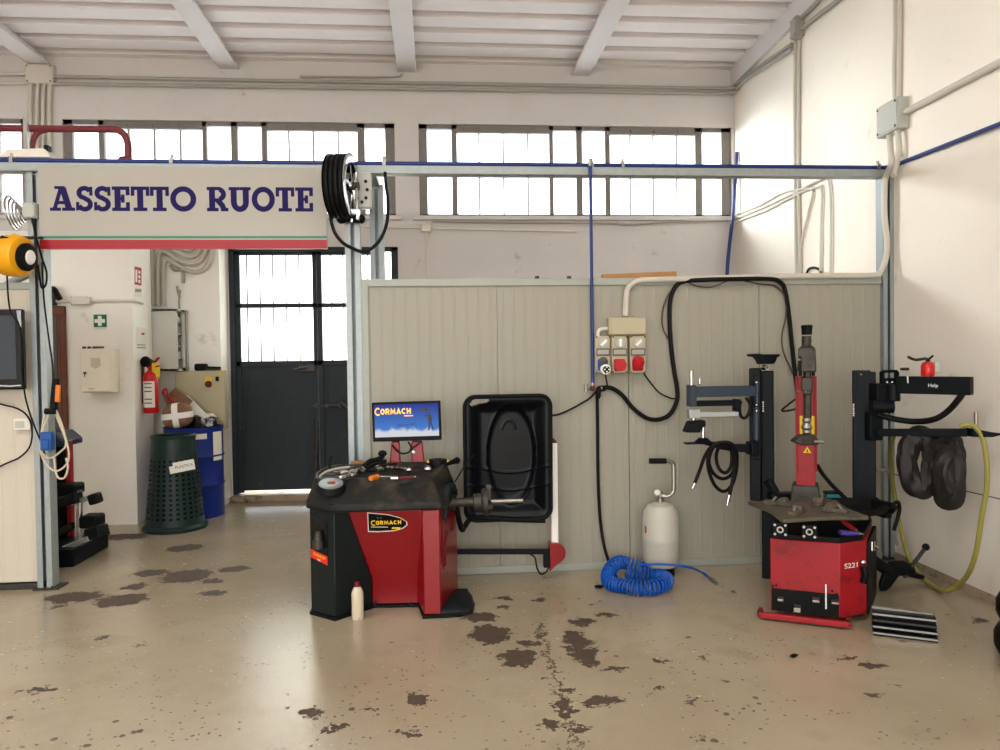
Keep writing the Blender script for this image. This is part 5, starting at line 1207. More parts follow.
for i in range(11):                     # jumble of oily pliers and spanners
    px, py = 341 + 5.6 * i + rnd.uniform(-2, 2), 473.5 - .85 * i + rnd.uniform(-2.2, 1.5)
    c = on(px, py, Zr + rnd.uniform(-.01, .012)); a = rnd.uniform(-.7, 1.2); d = Vector((cos(a), sin(a), rnd.uniform(-.1, .15))); sd = d.cross(UZ).normalized(); L_ = rnd.uniform(.06, .1)
    t = t2('hand_tool', 'oily pliers or spanner in the jumble between the dial and the monitor stand', 'hand tool', c)
    for s_ in (-1, 1): MB().tube([c - d * L_ + sd * s_ * .03, c - d * L_ * .4 + sd * s_ * .024, c + UZ * .006], .0085, n=8).build('handle', (STEEL_D, STEEL, BLACK_RUB, CHROME)[i % 4], t)
    MB().tube([c, c + d * .03 + UZ * .008, c + d * .055], lambda k: .017 - .009 * k, n=8).build('jaws', (STEEL, STEEL_D)[i % 2], t)
c = on(438, 463.5, ZTRAY + .04); t = t2('tape_roll', 'black reel with yellow tabs standing at the rear right of the balancer top', 'reel', c - UZ * .03)
MB().lathe([(.025, -.03), (.06, -.03), (.064, -.02), (.064, .02), (.06, .03), (.025, .03), (.025, -.03)], c, UZ, n=28).build('reel_body', BLACK, t)
for s_ in (-1, 1): MB().cbox(c + Vector((.062 * s_, 0, .015)), .028, .04, .012, ry=-.3 * s_).build('yellow_tab', YELLOW_LBL, t)
a, b = on(446, 464.5, ZTRAY + .05), on(457, 460.5, ZTRAY + .05); t = t2('brush', 'black brush handle overhanging the rear corner of the balancer beside the wheel guard', 'brush', a)
MB().tube([a, (a + b) / 2, b], lambda k: .01 + .012 * k).ball(b, .024).build('handle', BLACK, t)
t = t2('wire_hook', 'bent black wire hook rising from the left rear of the balancer', 'hook', at(330, 470, 5.1)); MB().tube([at(333, 455, 5.12), at(330, 459, 5.12), at(329.5, 466, 5.1), at(332, 471, 5.08), at(340, 474, 5.02)], .008).build('wire', BLACK, t)
t = t2('curved_cable', 'grey cable curving round behind the dial on the balancer', 'cable', at(318, 478, 4.98)); MB().tube([at(318, 490, 4.92), at(318, 480, 4.98), at(324, 473, 5.04), at(336, 469, 5.08), at(350, 467, 5.1)], .009).build('cable_run', CONDUIT_D, t)
t = t2('weight_box', 'row of small loose steel wheel weights beside the dial', 'weights', on(346, 477, ZTRAY))
for k in range(7):
    q = on(341 + 2.4 * k, 477 - .6 * k, ZTRAY + .03); MB().cbox(q, .018, .028, .014, rz=.4 * k).build('steel_weight', STEEL, t)

# ---- bottle in front of the machine
bc = at(357.8, 619, Z=0); zt = at(358, 581.5, bc.y).z; r = .037
t = thing('plastic_bottle', 'dirty white plastic bottle with a maroon cap standing before the balancer', 'bottle', bc)
MB().lathe([(0, .001), (r * .92, .001), (r, .012), (r, zt * .68), (r * .93, zt * .74), (r * .55, zt * .86), (r * .45, zt * .88), (0, zt * .88)], bc, n=30).build('bottle_body', DIRTY_WHITE, t)
MB().lathe([(0, zt * .87), (r * .5, zt * .87), (r * .5, zt), (0, zt)], bc, n=20).build('cap', MAROON, t)
# ================================================================== tyre changer
tc_ = thing('tyre_changer', 'red tyre changing machine with two dark helper towers and a turntable', 'tyre changer', (2.4, 4.6, 0))
def tp(mb, name, m, bevel=0, **k): tp.last = mb.build(name, m, tc_, bevel=bevel, **k); return tp.last
P1, P2, P3, P4 = at(770.5, 617.5, Z=0), at(840.5, 625.5, Z=0), at(866.5, 621, Z=0), at(872.5, 598, Z=0)
P5, P6 = Vector((2.62, 4.9, 0)), Vector((at(775, 500, 4.8).x, 4.8, 0))
YAW = math.atan2(P2.y - P1.y, P2.x - P1.x)
def spin(o, px, Y, c=None, ang=None):
    """turn a part about its own upright axis so that it squares up with the machine"""
    c = c or at(px, 430, Y); M = Matrix.Translation((c.x, c.y, 0)) @ Matrix.Rotation(ang or YAW, 4, 'Z') @ Matrix.Translation((-c.x, -c.y, 0))
    off = world_loc(o)
    for v in o.data.vertices: v.co = (M @ (v.co + off)) - off
    for ch in o.children: spin(ch, px, Y, c, ang)
    return o
zt1 = at(772, 537, P1.y).z; zt2 = at(846, 544.5, P2.y).z; ZT_ = (zt1 + zt2) / 2
tp(MB().loft([[up(p, z) for p in (P1, P2, P3, P4, P5, P6)] for z in (.045, ZT_)]), 'cabinet', RED_W, .006)
tp(MB().loft([[up(p, z) for p in (P1, P2, P3 + Vector((-.02, 0, 0)), P4, P5, P6)] for z in (ZT_, ZT_ + .035)]), 'top_housing', BLACK, .006)
fu6 = (P2 - P1).normalized(); fn6 = Vector((fu6.y, -fu6.x, 0)); FW = (P2 - P1).length
ff = lambda u, z, off=.0: P1 + fu6 * u + UZ * z + fn6 * off
zk = at(772, 587.5, P1.y).z
tp(MB().prism([(.008, .05), (FW - .008, .05), (FW - .008, zk), (.008, zk)], ff(0, 0, .001), fu6, UZ, fn6 * .006), 'kick_panel', BLACK, .002)
for u, z, w, hh, nm in ((.06, .135, .035, .014, 'pedal'), (.155, .085, .04, .03, 'pedal'), (.26, .15, .04, .014, 'pedal'), (.365, .15, .04, .012, 'pedal')):
    tp(MB().cbox(ff(u, z, .035), w, .07, hh, rz=math.atan2(fu6.y, fu6.x)), nm, STEEL, .003)
tp(MB().cbox(ff(.315, .17, .012), .009, .012, .15, rz=math.atan2(fu6.y, fu6.x)), 'pedal_slot_edge', CHROME)
for u, z in ((.035, zk + .02), (FW - .045, zk + .02), (.015, .2), (FW - .02, .19)): tp(MB().cyl(ff(u, z, .006), ff(u, z, .012), .007, n=8), 'screw', BLACK if z > zk else CHROME)
# red floor bar in front
fb0, fb1 = ff(-.06, .03, .06), ff(FW + .045, .03, .06)
tp(MB().bar(fb0, fb1, .035, .035).bar(fb0 - fn6 * .0, fb0 - fn6 * .1, .03, .03).bar(fb1, fb1 - fn6 * .1, .03, .03), 'foot_bar', RED_W, .006)
for p in (fb0, fb1): tp(MB().cyl(p + UZ * .016, p + UZ * .026, .014, n=6), 'bolt', STEEL_D)
# right cheek: lettering, lever
cu6 = (P3 - P2).normalized(); cn6 = Vector((cu6.y, -cu6.x, 0)); CW = (P3 - P2).length
cf = lambda u, z, off=0: P2 + cu6 * u + UZ * z + cn6 * off
z_t = at(853, 567, 4.25).z
text_mb('S221', cf(.085, z_t, .003), cu6, UZ, .03, .001, fit=.1).build('lettering', WHITE, tc_, flat=True)
zh = at(862, 575, 4.28).z
tp(MB().tube([cf(.16, zh + .05, .02), cf(.162, zh, .03), cf(.16, zh - .045, .02)], .022), 'side_handle', BLACK)
tp(MB().ball(cf(.16, zh + .075, .015), .017), 'handle_knob', CHROME)
tp(MB().loft([[up(p, z) for p in (P3 + Vector((.004, 0, 0)), P3 + Vector((.03, .02, 0)), P4 + Vector((.03, 0, 0)), P4)] for z in (.03, ZT_ - .01)]), 'side_cover', BLACK, .008)
# turntable
ZTB = .668
T = [Vector((2.01, 4.87, ZTB)), Vector((1.995, 4.30, ZTB)), Vector((2.43, 4.165, ZTB)), Vector((2.58, 4.83, ZTB))]
q = [at(747, 501, Z=ZTB), at(783, 519.5, Z=ZTB), at(869.5, 516.5, Z=ZTB), at(836, 500, Z=ZTB)]
TC = sum(q, Vector()) / 4
poly = []
for i in range(4):
    a, b = q[i], q[(i + 1) % 4]; m_ = (a + b) / 2 + (TC - (a + b) / 2) * .10
    d = (b - a) * .035; poly += [a + d * .6, a + d * 1.5, m_ - d * 2, m_ + d * 2, b - d * 1.5, b - d * .6]
poly2 = [(p.x, p.y) for p in poly]
tp(MB().prism(poly2, (0, 0, ZTB - .022), UX, UY, UZ * .022), 'turntable', TABLE, .004)
tp(MB().cyl(up(TC, ZT_ + .08), up(TC, ZTB - .02), .05, .06), 'turntable_hub', BLACK)
for i in range(4):
    p = q[i] + (TC - q[i]) * .5; d = (TC - q[i]).normalized(); s_ = d.cross(UZ)
    jb_ = MB().bar(q[i] + d * .12 + UZ * .012, TC - d * .1 + UZ * .012, .05, .024)
    jb_.prism([(0, 0), (.09, 0), (.06, .05), (.02, .045)], p + s_ * .03 + UZ * .002, d, UZ, s_ * -.06); tp(jb_, 'clamp_jaw', TABLE, .004)
    tp(MB().bar(p + d * .0 + UZ * .05, p - d * .03 + UZ * .02, .012, .012), 'jaw_edge', STEEL)
cyl_ = [(ff(.062, at(779.5, 526, P1.y).z, .06), 0), (ff(.225, at(810, 530, (P1.y + P2.y) / 2).z + .008, .06), 0)]
for (p, _) in cyl_:
    d = Vector((.45, .89, 0)); s_ = Vector((.89, -.45, 0)); zc = p.z
    b = MB().bar(p, p + d * .36, .085, .08); tp(b, 'air_cylinder', STEEL_D, .006)
    f = MB().bar(p - d * .012, p, .088, .085); e = tp(f, 'cylinder_head', BLACK, .004)
    for a, b2 in ((-1, -1), (1, -1), (-1, 1), (1, 1)): MB().cyl(p - d * .012 + s_ * a * .03 + UZ * b2 * .028, p - d * .02 + s_ * a * .03 + UZ * b2 * .028, .008, n=8).build('head_bolt', STEEL, e)
    MB().lathe([(.012, 0), (.02, 0), (.02, .008), (.012, .008), (.012, 0)], p - d * .012, -d, n=16).build('air_port', STEEL, e)
# tilting mast with its sleeve
MY = 4.98
b0, b1 = at(794, 500, MY), at(817, 483.5, MY)
tp(MB().loft([[Vector((x, y, z)) for x, y in ((b0.x - s_, MY - .09 - s_), (b1.x + s_, MY - .09 - s_), (b1.x + s_, MY + .1), (b0.x - s_, MY + .1))] for z, s_ in ((ZT_, .03), (b1.z, 0))]), 'mast_base', STEEL_D, .008); spin(tp.last, 806, MY)
m0, m1 = at(797.6, 484, MY), at(815.6, 376, MY); mbx = at(796, 484, MY).x
tp(MB().box(m0.x, at(814.6, 484, MY).x, MY - .07, MY + .07, b1.z - .02, m1.z).box(m0.x - .003, m0.x + .012, MY - .085, MY + .05, at(800, 470, MY).z, m1.z).box(at(813.6, 400, MY).x, at(815.6, 400, MY).x, MY - .085, MY + .05, at(800, 470, MY).z, m1.z), 'mast', RED_W, .005); spin(tp.last, 806.5, MY)
hy = MY - .22
def hx(px, py, Y=hy): return at(px, py, Y)
mt_ = at(807, 357, MY + .02); ht_ = hx(806.8, 357); tp(MB().bar(mt_, ht_, .07, .13), 'swing_arm', STEEL_D, .012)
a, b = hx(799.3, 372), hx(814.5, 346); tp(MB().loft([[Vector((a.x - .006, hy - .07, a.z)), Vector((b.x + .006, hy - .07, a.z)), Vector((b.x + .006, hy + .06, a.z)), Vector((a.x - .006, hy + .06, a.z))], [Vector((a.x, hy - .07, b.z - .02)), Vector((b.x, hy - .07, b.z - .02)), Vector((b.x, hy + .06, b.z - .02)), Vector((a.x, hy + .06, b.z - .02))], [Vector((a.x + .015, hy - .05, b.z)), Vector((b.x - .015, hy - .05, b.z)), Vector((b.x - .015, hy + .05, b.z)), Vector((a.x + .015, hy + .05, b.z))]]), 'arm_head', STEEL_D, .008); spin(tp.last, 807, hy)
tp(MB().cyl(hx(806.5, 346), hx(806.5, 336), .03, n=24).cyl(hx(806.5, 341), hx(806.5, 340), .034), 'shaft_collar', STEEL_D)
tp(MB().lathe([(0, -.035), (.031, -.035), (.033, -.02), (.034, .012), (.037, .016), (.037, .024), (.03, .03), (0, .03)], hx(806.8, 329.5), UZ, n=28), 'top_cap', BLACK)
tp(MB().cyl(hx(807, 352), hx(807.3, 419), .026, n=6), 'hexagon_shaft', STEEL_D)
for px in (800.3, 813.2): tp(MB().cbox(hx(px, 366), .022, .1, .13), 'head_cheek', BLACK, .005); spin(tp.last, px, hy)
tp(MB().cbox(hx(807, 384), .07, .08, .09).cbox(hx(807, 392), .055, .09, .03), 'lock_block', STEEL_D, .008); spin(tp.last, 807, hy)
for px in (803.5, 810.5): tp(MB().cyl(hx(px, 391.5, hy - .05), hx(px, 391.5, hy - .06), .006, n=8), 'lock_bolt', STEEL); spin(tp.last, 807, hy)
tp(MB().cyl(hx(806.3, 359.5, hy - .07), hx(806.3, 359.5, hy - .082), .008, n=12), 'pivot_bolt', STEEL); spin(tp.last, 807, hy)
tp(MB().box(hx(800.5, 400, MY).x, hx(814, 400, MY).x, MY - .073, MY - .069, at(807, 434.5, MY - .07).z, at(807, 416, MY - .07).z), 'yellow_plate', YELLOW_LBL); spin(tp.last, 806.5, MY)
q1 = hx(806.8, 418)
tp(MB().lathe([(.0, 0), (.026, 0), (.03, -.02), (.022, -.032), (.032, -.05), (.036, -.065), (.024, -.08), (.03, -.095), (.018, -.11), (0, -.11)], q1, UZ, n=20), 'shaft_spring', STEEL)
z0 = hx(800, 440).z; d1 = MB()
d1.loft([[Vector((hx(793, 440).x, hy - .03, z0 - .012)), Vector((hx(793, 440).x, hy + .04, z0 - .012)), Vector((hx(793, 440).x, hy + .04, z0 + .0)), Vector((hx(793, 440).x, hy - .03, z0 + .0))],
         [Vector((hx(800, 440).x, hy - .05, z0 - .03)), Vector((hx(800, 440).x, hy + .05, z0 - .03)), Vector((hx(800, 440).x, hy + .05, z0 + .03)), Vector((hx(800, 440).x, hy - .05, z0 + .03))],
         [Vector((hx(812, 440).x, hy - .04, z0 - .03)), Vector((hx(812, 440).x, hy + .05, z0 - .03)), Vector((hx(812, 440).x, hy + .05, z0 + .04)), Vector((hx(812, 440).x, hy - .04, z0 + .04))],
         [Vector((hx(817, 443).x, hy - .03, z0 - .03)), Vector((hx(817, 443).x, hy + .03, z0 - .03)), Vector((hx(817, 443).x, hy + .03, z0 - .01)), Vector((hx(817, 443).x, hy - .03, z0 - .01))]])
tp(d1, 'mounting_head', STEEL_D, .006)
tp(MB().cyl(hx(814, 441.5, hy - .04), hx(822.5, 442, hy - .05), .01).ball(hx(823, 442, hy - .05), .012), 'head_pin', STEEL)
fm = MY - .0715
tp(MB().box(hx(799.8, 400, MY).x, hx(814, 400, MY).x, fm - .002, fm + .001, at(807, 444, fm).z, at(807, 441.3, fm).z), 'yellow_strip', YELLOW_LBL); spin(tp.last, 806.5, MY)
w0 = at(807.3, 453, fm); w0.x = at(807.3, 453, MY).x; wk = width_at(1, fm); wt = tp(MB().prism([(-4 * wk, 0), (4 * wk, 0), (0, 6.5 * wk)], w0 - UY * .003, UX, UZ, UY * .002), 'warning_triangle', YELLOW_LBL)
MB().prism([(-.8 * wk, .8 * wk), (.8 * wk, .8 * wk), (.3 * wk, 4 * wk), (-.3 * wk, 4 * wk)], w0 - UY * .0042, UX, UZ, UY * .001).build('warning_mark', BLACK, wt, flat=True); spin(wt, 806.5, MY)
tp(MB().box(at(769, 500, 5.12).x, at(797, 490, 5.12).x, 5.06, 5.16, at(780, 500, 5.1).z, at(780, 493, 5.1).z).bar(at(768, 480, 5.2), at(776, 494, 5.15), .06, .05), 'cross_bracket', STEEL_BLACK, .01)
# left helper tower
LY = 5.26
lz = at(766, 575, LY).z * 0 + .0
e0, e1 = at(762, 440, LY).x, at(772.5, 440, LY).x; ztop = at(767, 371, LY).z
tw = tp(MB().box(e0, e1 + .005, LY - .05, LY + .05, .0, ztop), 'helper_tower', STEEL_BLACK, .006)
MB().box(e0 + .018, e1 - .02, LY - .056, LY - .049, .62, ztop - .02).build('slide_rail', STEEL_BLACK, tw)
w0_ = at(767.6, 405, LY - .06)
for k in range(5): MB().cbox(w0_ + UZ * (.02 - .016 * k), .01 - .002 * (k % 2), .002, .01).build('scale_mark', WHITE, tw)
spin(tw, 767, LY)
a, b = at(752.5, 500, LY - .02), at(762, 368, LY - .02); tp(MB().box(a.x, b.x, LY - .08, LY + .06, a.z, b.z).box(a.x + .03, b.x + .005, LY - .1, LY - .08, a.z + .3, b.z - .05), 'tower_carriage', STEEL_BLACK, .006); spin(tp.last, 758, LY)
tp(MB().cyl(at(757, 382, LY - .11), at(757, 404, LY - .11), .018).cyl(at(756.5, 407, LY - .11), at(756.5, 440, LY - .11), .02), 'carriage_roller', STEEL_BLUE)
for py in (382.5, 405, 411): tp(MB().ball(at(756.6, py, LY - .125), .011), 'roller_bolt', CHROME)
k = width_at(1, LY); c = at(764, 365, LY - .03)
tp(MB().prism([(-15 * k, 9 * k), (-15 * k, 11.5 * k), (-6 * k, 11.8 * k), (-4 * k, 11 * k), (15 * k, 11 * k), (15 * k, 9 * k), (12 * k, 8 * k), (10 * k, 3 * k), (8 * k, 1 * k), (-4 * k, 1 * k), (-6 * k, 5 * k), (-9 * k, 8.5 * k)], c - UY * .04, UX, UZ, UY * .1), 'top_bracket', STEEL_BLACK, .006)
tp(MB().lathe([(.008, -.03), (.019, -.03), (.019, .03), (.008, .03), (.008, -.03)], at(765.5, 367.5, LY - .05), UY, n=20), 'bracket_pivot', CHROME)
# left arm
AY2 = LY - .12
def lbar(x0, y0, x1, y1, d, nm, m, bev=.004): a, b = at(x0, y1, AY2), at(x1, y0, AY2); return tp(MB().box(a.x, b.x, AY2 - d / 2, AY2 + d / 2, a.z, b.z), nm, m, bev)
lbar(693, 385.5, 754, 397, .07, 'upper_arm', STEEL_BLUE); lbar(688.3, 385, 694.5, 406.5, .09, 'arm_clevis', STEEL_BLUE); lbar(694, 400, 735, 406.3, .06, 'second_arm', STEEL_BLACK)
lbar(734, 399, 739, 411.5, .07, 'second_clevis', STEEL_BLACK); lbar(698, 411, 737.5, 417.2, .05, 'third_arm', ALU); lbar(688, 408.8, 699, 418.2, .06, 'arm_block', ALU)
tp(MB().cyl(at(691.4, 386, AY2), at(691.4, 370.8, AY2), .013), 'arm_pin', CHROME); tp(MB().cyl(at(699.7, 385, AY2), at(699.7, 378, AY2), .006).ball(at(699.7, 384, AY2), .01), 'small_pin', CHROME)
kk = width_at(1, AY2); c = at(684, 432, AY2); tp(MB().prism([(0, 0), (15 * kk, -.3 * kk), (16 * kk, 4 * kk), (20.5 * kk, 6 * kk), (20.5 * kk, 12 * kk), (5 * kk, 11 * kk)], c - UY * .05, UX, UZ, UY * .1), 'press_foot', STEEL_BLACK, .006)
tp(MB().cyl(at(693.5, 420, AY2), at(693.5, 415, AY2), .014), 'press_stem', CHROME)
tp(MB().cyl(at(703, 439, AY2), at(703, 424, AY2), .012), 'press_rod', CHROME)
tp(MB().lathe([(0, .035), (.03, .035), (.055, .012), (.07, 0), (0, 0)], at(703, 442.8, AY2), UZ, n=28).box(at(685, 443, AY2).x, at(716, 443, AY2).x, AY2 - .03, AY2 + .03, at(700, 443.8, AY2).z, at(700, 442.2, AY2).z), 'press_disc', STEEL_BLACK)
c = at(712, 445, AY2); tp(MB().prism([(-13 * kk, 1.8 * kk), (2 * kk, 2 * kk), (16 * kk, .5 * kk), (38 * kk, 0), (38 * kk, -8.5 * kk), (16 * kk, -6 * kk), (4 * kk, -3.5 * kk), (-4 * kk, -.5 * kk)], c - UY * .03, UX, UZ, UY * .06).box(at(749, 445, AY2).x, at(756, 445, AY2).x, AY2 - .05, AY2 + .06, at(752, 455, AY2).z, at(752, 442, AY2).z), 'lower_arm', STEEL_BLACK, .005)
tp(MB().tube(pts([(741, 401, AY2), (739.5, 408, AY2), (741, 416, AY2), (745, 418, AY2), (749, 413, AY2), (750, 404, AY2), (746, 398, AY2)]), .011), 'air_line_loop', BLACK_RUB)
# right helper tower
RY = 4.95
e0, e1 = at(856.5, 440, RY).x, at(872, 440, RY).x; ztop = at(860, 370.5, RY).z
tw = tp(MB().box(e0, e1, RY - .02, RY + .08, 0, ztop), 'helper_tower', STEEL_BLACK, .006)
MB().box(e0 + .03, e0 + .05, RY - .026, RY - .018, .7, ztop - .02).box(e1 - .03, e1 - .012, RY - .026, RY - .018, .7, ztop - .02).build('slide_rail', STEEL_BLACK, tw)
w0_ = at(859.5, 410, RY - .03)
for k in range(6): MB().cbox(w0_ + UZ * (.035 - .015 * k), .012 - .003 * (k % 2), .002, .009).build('scale_mark', WHITE, tw)
MB().cyl(at(866, 374.5, RY - .02), at(866, 374.5, RY - .03), .006, n=10).build('bolt', CHROME, tw)
spin(tw, 864.5, RY + .03)
a, b = at(870, 500, RY - .05), at(879.5, 372, RY - .05); tp(MB().box(a.x, b.x, RY - .05, RY + .06, a.z, b.z), 'tower_carriage', STEEL_BLACK, .006); spin(tp.last, 875, RY)
a, b = at(872, 403, RY - .08), at(890, 383, RY - .08); tp(MB().box(a.x, b.x, RY - .14, RY - .04, a.z, b.z).box(at(866, 440, RY - .05).x, at(879, 440, RY - .05).x, RY - .1, RY - .03, at(870, 440, RY - .05).z, at(870, 412, RY - .05).z), 'carriage_bracket', STEEL_BLACK, .008)
tp(MB().cyl(at(871, 407, RY - .14), at(893, 407, RY - .17), .042, n=28), 'carriage_roller', STEEL_BLACK, .004)
kk = width_at(1, RY - .1); c = at(882, 393, RY - .12)
tp(MB().box(c.x, c.x + 19 * kk, c.y, c.y + .03, c.z, c.z + 15.5 * kk).box(c.x, c.x + 3 * kk, c.y, c.y + .03, c.z + 15.5 * kk, c.z + 22 * kk).box(c.x + 16 * kk, c.x + 19 * kk, c.y, c.y + .03, c.z + 15.5 * kk, c.z + 22 * kk).prism([(0, 21 * kk), (19 * kk, 21 * kk), (16.5 * kk, 24 * kk), (2.5 * kk, 24 * kk)], c, UX, UZ, UY * .03), 'handle_plate', STEEL_BLACK)
tp(MB().cyl(at(893, 401, RY - .14), at(893, 384, RY - .14), .045, n=26), 'arm_pivot', STEEL_BLACK, .004)
for px in (887, 892): tp(MB().ball(at(px, 382.5, RY - .135), .01), 'plate_bolt', CHROME)
# right upper arm swings forward, away from the wall
AX0, AX1 = at(898, 384, 4.78), at(972, 384, 4.42)
za0, za1 = at(898, 376, 4.78).z, at(898, 393.5, 4.78).z
arm = MB().bar(Vector((AX0.x, AX0.y, (za0 + za1) / 2)), Vector((AX1.x, AX1.y, (za0 + za1) / 2)), .07, .115)
ua = tp(arm, 'upper_arm', STEEL_BLACK, .006); ad_ = (AX1 - AX0); ad_.z = 0; adn = ad_.normalized(); afn = Vector((adn.y, -adn.x, 0))
text_mb('Help', AX0 + ad_ * .52 + UZ * ((za0 + za1) / 2 - AX0.z) + afn * .036, adn, UZ, .022, .001).build('lettering', WHITE, ua, flat=True)
q = AX0 + ad_ * .17 + afn * .037; MB().bar(Vector((q.x, q.y, za0 + .0)), Vector((q.x + .004, q.y, za0 - .045)), .008, .006, up=(0, 1, 0)).build('tie_wrap', WHITE, ua)
# right lower arm
B0, B1 = at(878, 432.5, 4.84), at(968, 432.5, 4.45); B2 = at(999, 433, 4.36)
tp(MB().bar(B0, B1, .05, .05), 'lower_arm', STEEL_BLACK, .005)
LAP = lambda t: B0 + (B1 - B0) * t
tp(MB().loft([[B1 + Vector((0, .04, -.025)), B1 + Vector((0, -.04, -.025)), B1 + Vector((0, -.04, .03)), B1 + Vector((0, .04, .03))], [B2 + Vector((-.06, .03, -.022)), B2 + Vector((-.06, -.03, -.022)), B2 + Vector((-.06, -.03, .008)), B2 + Vector((-.06, .03, .008))], [B2 + Vector((0, .02, -.012)), B2 + Vector((0, -.02, -.012)), B2 + Vector((0, -.02, .0)), B2 + Vector((0, .02, .0))]]), 'arm_tip', STEEL_BLACK, .005)
q = at(976, 428, 4.42); tp(MB().cyl(q - UZ * .01, at(976, 412, 4.42), .012), 'arm_pin', STEEL)
tp(MB().tube(pts([(963, 393, 4.46), (958, 400, 4.48), (948, 411, 4.54), (935, 419, 4.6), (918, 421.5, 4.7), (900, 420, 4.78), (884, 416.5, 4.84), (878, 414, 4.86)]), .02), 'arm_hose', BLACK_RUB)
# bead breaker blade with lever
BY = 4.86
tp(MB().bar(Vector((2.72, 4.7, .36)), at(888, 571, 4.8), .09, .06).bar(at(872, 566, 4.75), at(922, 577, 4.88), .05, .035), 'breaker_arm', STEEL_BLACK, .01)
kk = width_at(1, 4.76); c = at(879, 592, 4.76)
blade = [(0, 0), (9 * kk, 0), (14 * kk, 4 * kk), (22 * kk, 15 * kk), (30 * kk, 16 * kk), (42 * kk, 17 * kk), (40 * kk, 22 * kk), (28 * kk, 28 * kk), (11 * kk, 27 * kk), (6 * kk, 20 * kk), (1 * kk, 7 * kk)]
tp(MB().prism(blade, c, UX, UZ, Vector((.03, .06, .02))), 'breaker_blade', BLACK, .014)
tp(MB().cyl(at(904, 577, 4.78), at(925.5, 547.5, 4.82), .013), 'breaker_lever', STEEL_D); tp(MB().ball(at(925.8, 547, 4.82), .025), 'lever_ball', BLACK)
# tray on the right of the machine with tools
a = at(866, 540, 4.5)
tp(MB().loft([[Vector((2.50, 4.32, .62)), Vector((2.76, 4.42, .62)), Vector((2.86, 4.72, .62)), Vector((2.52, 4.75, .62))], [Vector((2.48, 4.28, .665)), Vector((2.8, 4.4, .665)), Vector((2.92, 4.75, .665)), Vector((2.5, 4.78, .665))]], cap1=False), 'tool_tray', BLACK, .004)
tp(MB().cbox((2.86, 4.6, .62), .05, .12, .1, rz=.2).tube([Vector((2.86, 4.55, .6)), Vector((2.9, 4.5, .68)), Vector((2.93, 4.52, .62)), Vector((2.88, 4.5, .5))], .012).cyl((2.86, 4.5, .62), (2.86, 4.46, .66), .02), 'air_regulator', BLACK, .006)
tp(MB().cyl(at(871.5, 541, 4.47), at(871.5, 550, 4.47), .022).cyl(at(873, 545, 4.46), at(878, 548, 4.46), .008), 'filter_bowl', CHROME)
tg = 'tools in the tray of the tyre changer'
a, b = at(840, 532.5, 4.29), at(862, 534.5, 4.34)
t = thing('impact_socket', 'purple sleeved bar tool in front of the tyre changer tray', 'tool', (a + b) / 2, tg); MB().cyl(a, a + (b - a) * .78, .016).build('sleeve', PURPLE, t); MB().cyl(a + (b - a) * .78, b, .012).cyl(a - (b - a) * .04, a, .01).build('steel_end', CHROME, t)
a, b = at(842, 520, 4.42), at(856, 531, 4.35)
t = thing('red_lever', 'red handled tool slanting down beside the turntable edge', 'tool', (a + b) / 2, tg); MB().bar(a, b, .03, .022).build('handle', RED_W, t, bevel=.004); MB().cyl(b, b + (b - a) * .25, .008).build('steel_tip', STEEL, t)
q = Vector((at(833, 496, 5.0).x, 5.0, at(833, 501, 5.0).z)); t = thing('teal_box', 'small teal box lying behind the turntable beside the mast', 'box', q); MB().cbox(q + UZ * .03, .11, .08, .05, rz=-.2).build('box_body', TEAL, t, bevel=.005); MB().cbox(q + UZ * .06, .115, .085, .014, rz=-.2).build('box_lid', BLACK, t, bevel=.003)
tp(MB().box(q.x - .15, q.x + .15, 4.88, 5.08, ZT_ + .06, q.z + .002), 'rear_shelf', STEEL_BLACK, .004)
# hoses on the machine
cab('black hose dropping from the mast of the tyre changer to its rear shelf', [(817, 465, 4.98), (822, 473, 4.98), (831, 484, 4.97), (841, 494, 4.95), (848, 501, 4.93), (849, 507, 4.92)], .014)

# ================================================================== inner tubes on the arm
def limp_tube(cx, cz, y, rx, rz_, ra, rb, yaw, tw, seed):
    """deflated tube: a closed loop of flattened, creased sections"""
    rnd = random.Random(seed); n, m = 64, 18; vs = []; fs = []
    M = Matrix.Translation((cx, y, cz)) @ Matrix.Rotation(yaw, 4, 'Z')
    w = [(rnd.randint(1, 4), rnd.randint(2, 6), rnd.uniform(0, 6), rnd.uniform(.05, .12)) for _ in range(6)]
    for i in range(n):
        a = 2 * pi * i / n; sag = 1.12 if sin(a) < 0 else .95
        c = Vector((rx * cos(a) * (1 + .1 * sin(2 * a + seed)), tw * sin(a + .6), rz_ * sin(a) * sag))
        t = Vector((-rx * sin(a), 0, rz_ * cos(a))).normalized(); nn = Vector((0, 1, 0)); b = t.cross(nn)
        roll = .5 * sin(a * 2 + seed) + (1.1 * sin(a + 1) if tw else 0)
        for k in range(m):
            f = 2 * pi * k / m; q = 1 + sum(h * sin(p * a + r_ * f + s_) for p, r_, s_, h in w)
            u_, v_ = ra * cos(f) * q, rb * sin(f) * q
            vs.append(M @ (c + b * (u_ * cos(roll) - v_ * sin(roll)) + nn * (u_ * sin(roll) + v_ * cos(roll))))
    for i in range(n):
        for k in range(m): fs.append((i * m + k, i * m + (k + 1) % m, ((i + 1) % n) * m + (k + 1) % m, ((i + 1) % n) * m + k))
    return MB().add(vs, fs)
TUBE = mat('inner_tube_rubber', (30, 27, 25), .55, var=.25, scale=8, dirt=(60, 54, 48), dthr=(.55, .75), dscale=8)
l = LAP(.42); q = at(917, 466, l.y)
t = limp_tube(at(920, 466, l.y).x, at(920, 461, l.y).z, l.y, .072, .175, .062, .05, -.35, 0, 1)
tag(t.build('inner_tube', TUBE), 'limp black inner tube with a slit of daylight hung nearest the right-hand tower', 'inner tube', 'inner tubes hung on the arm')
l = LAP(.70)
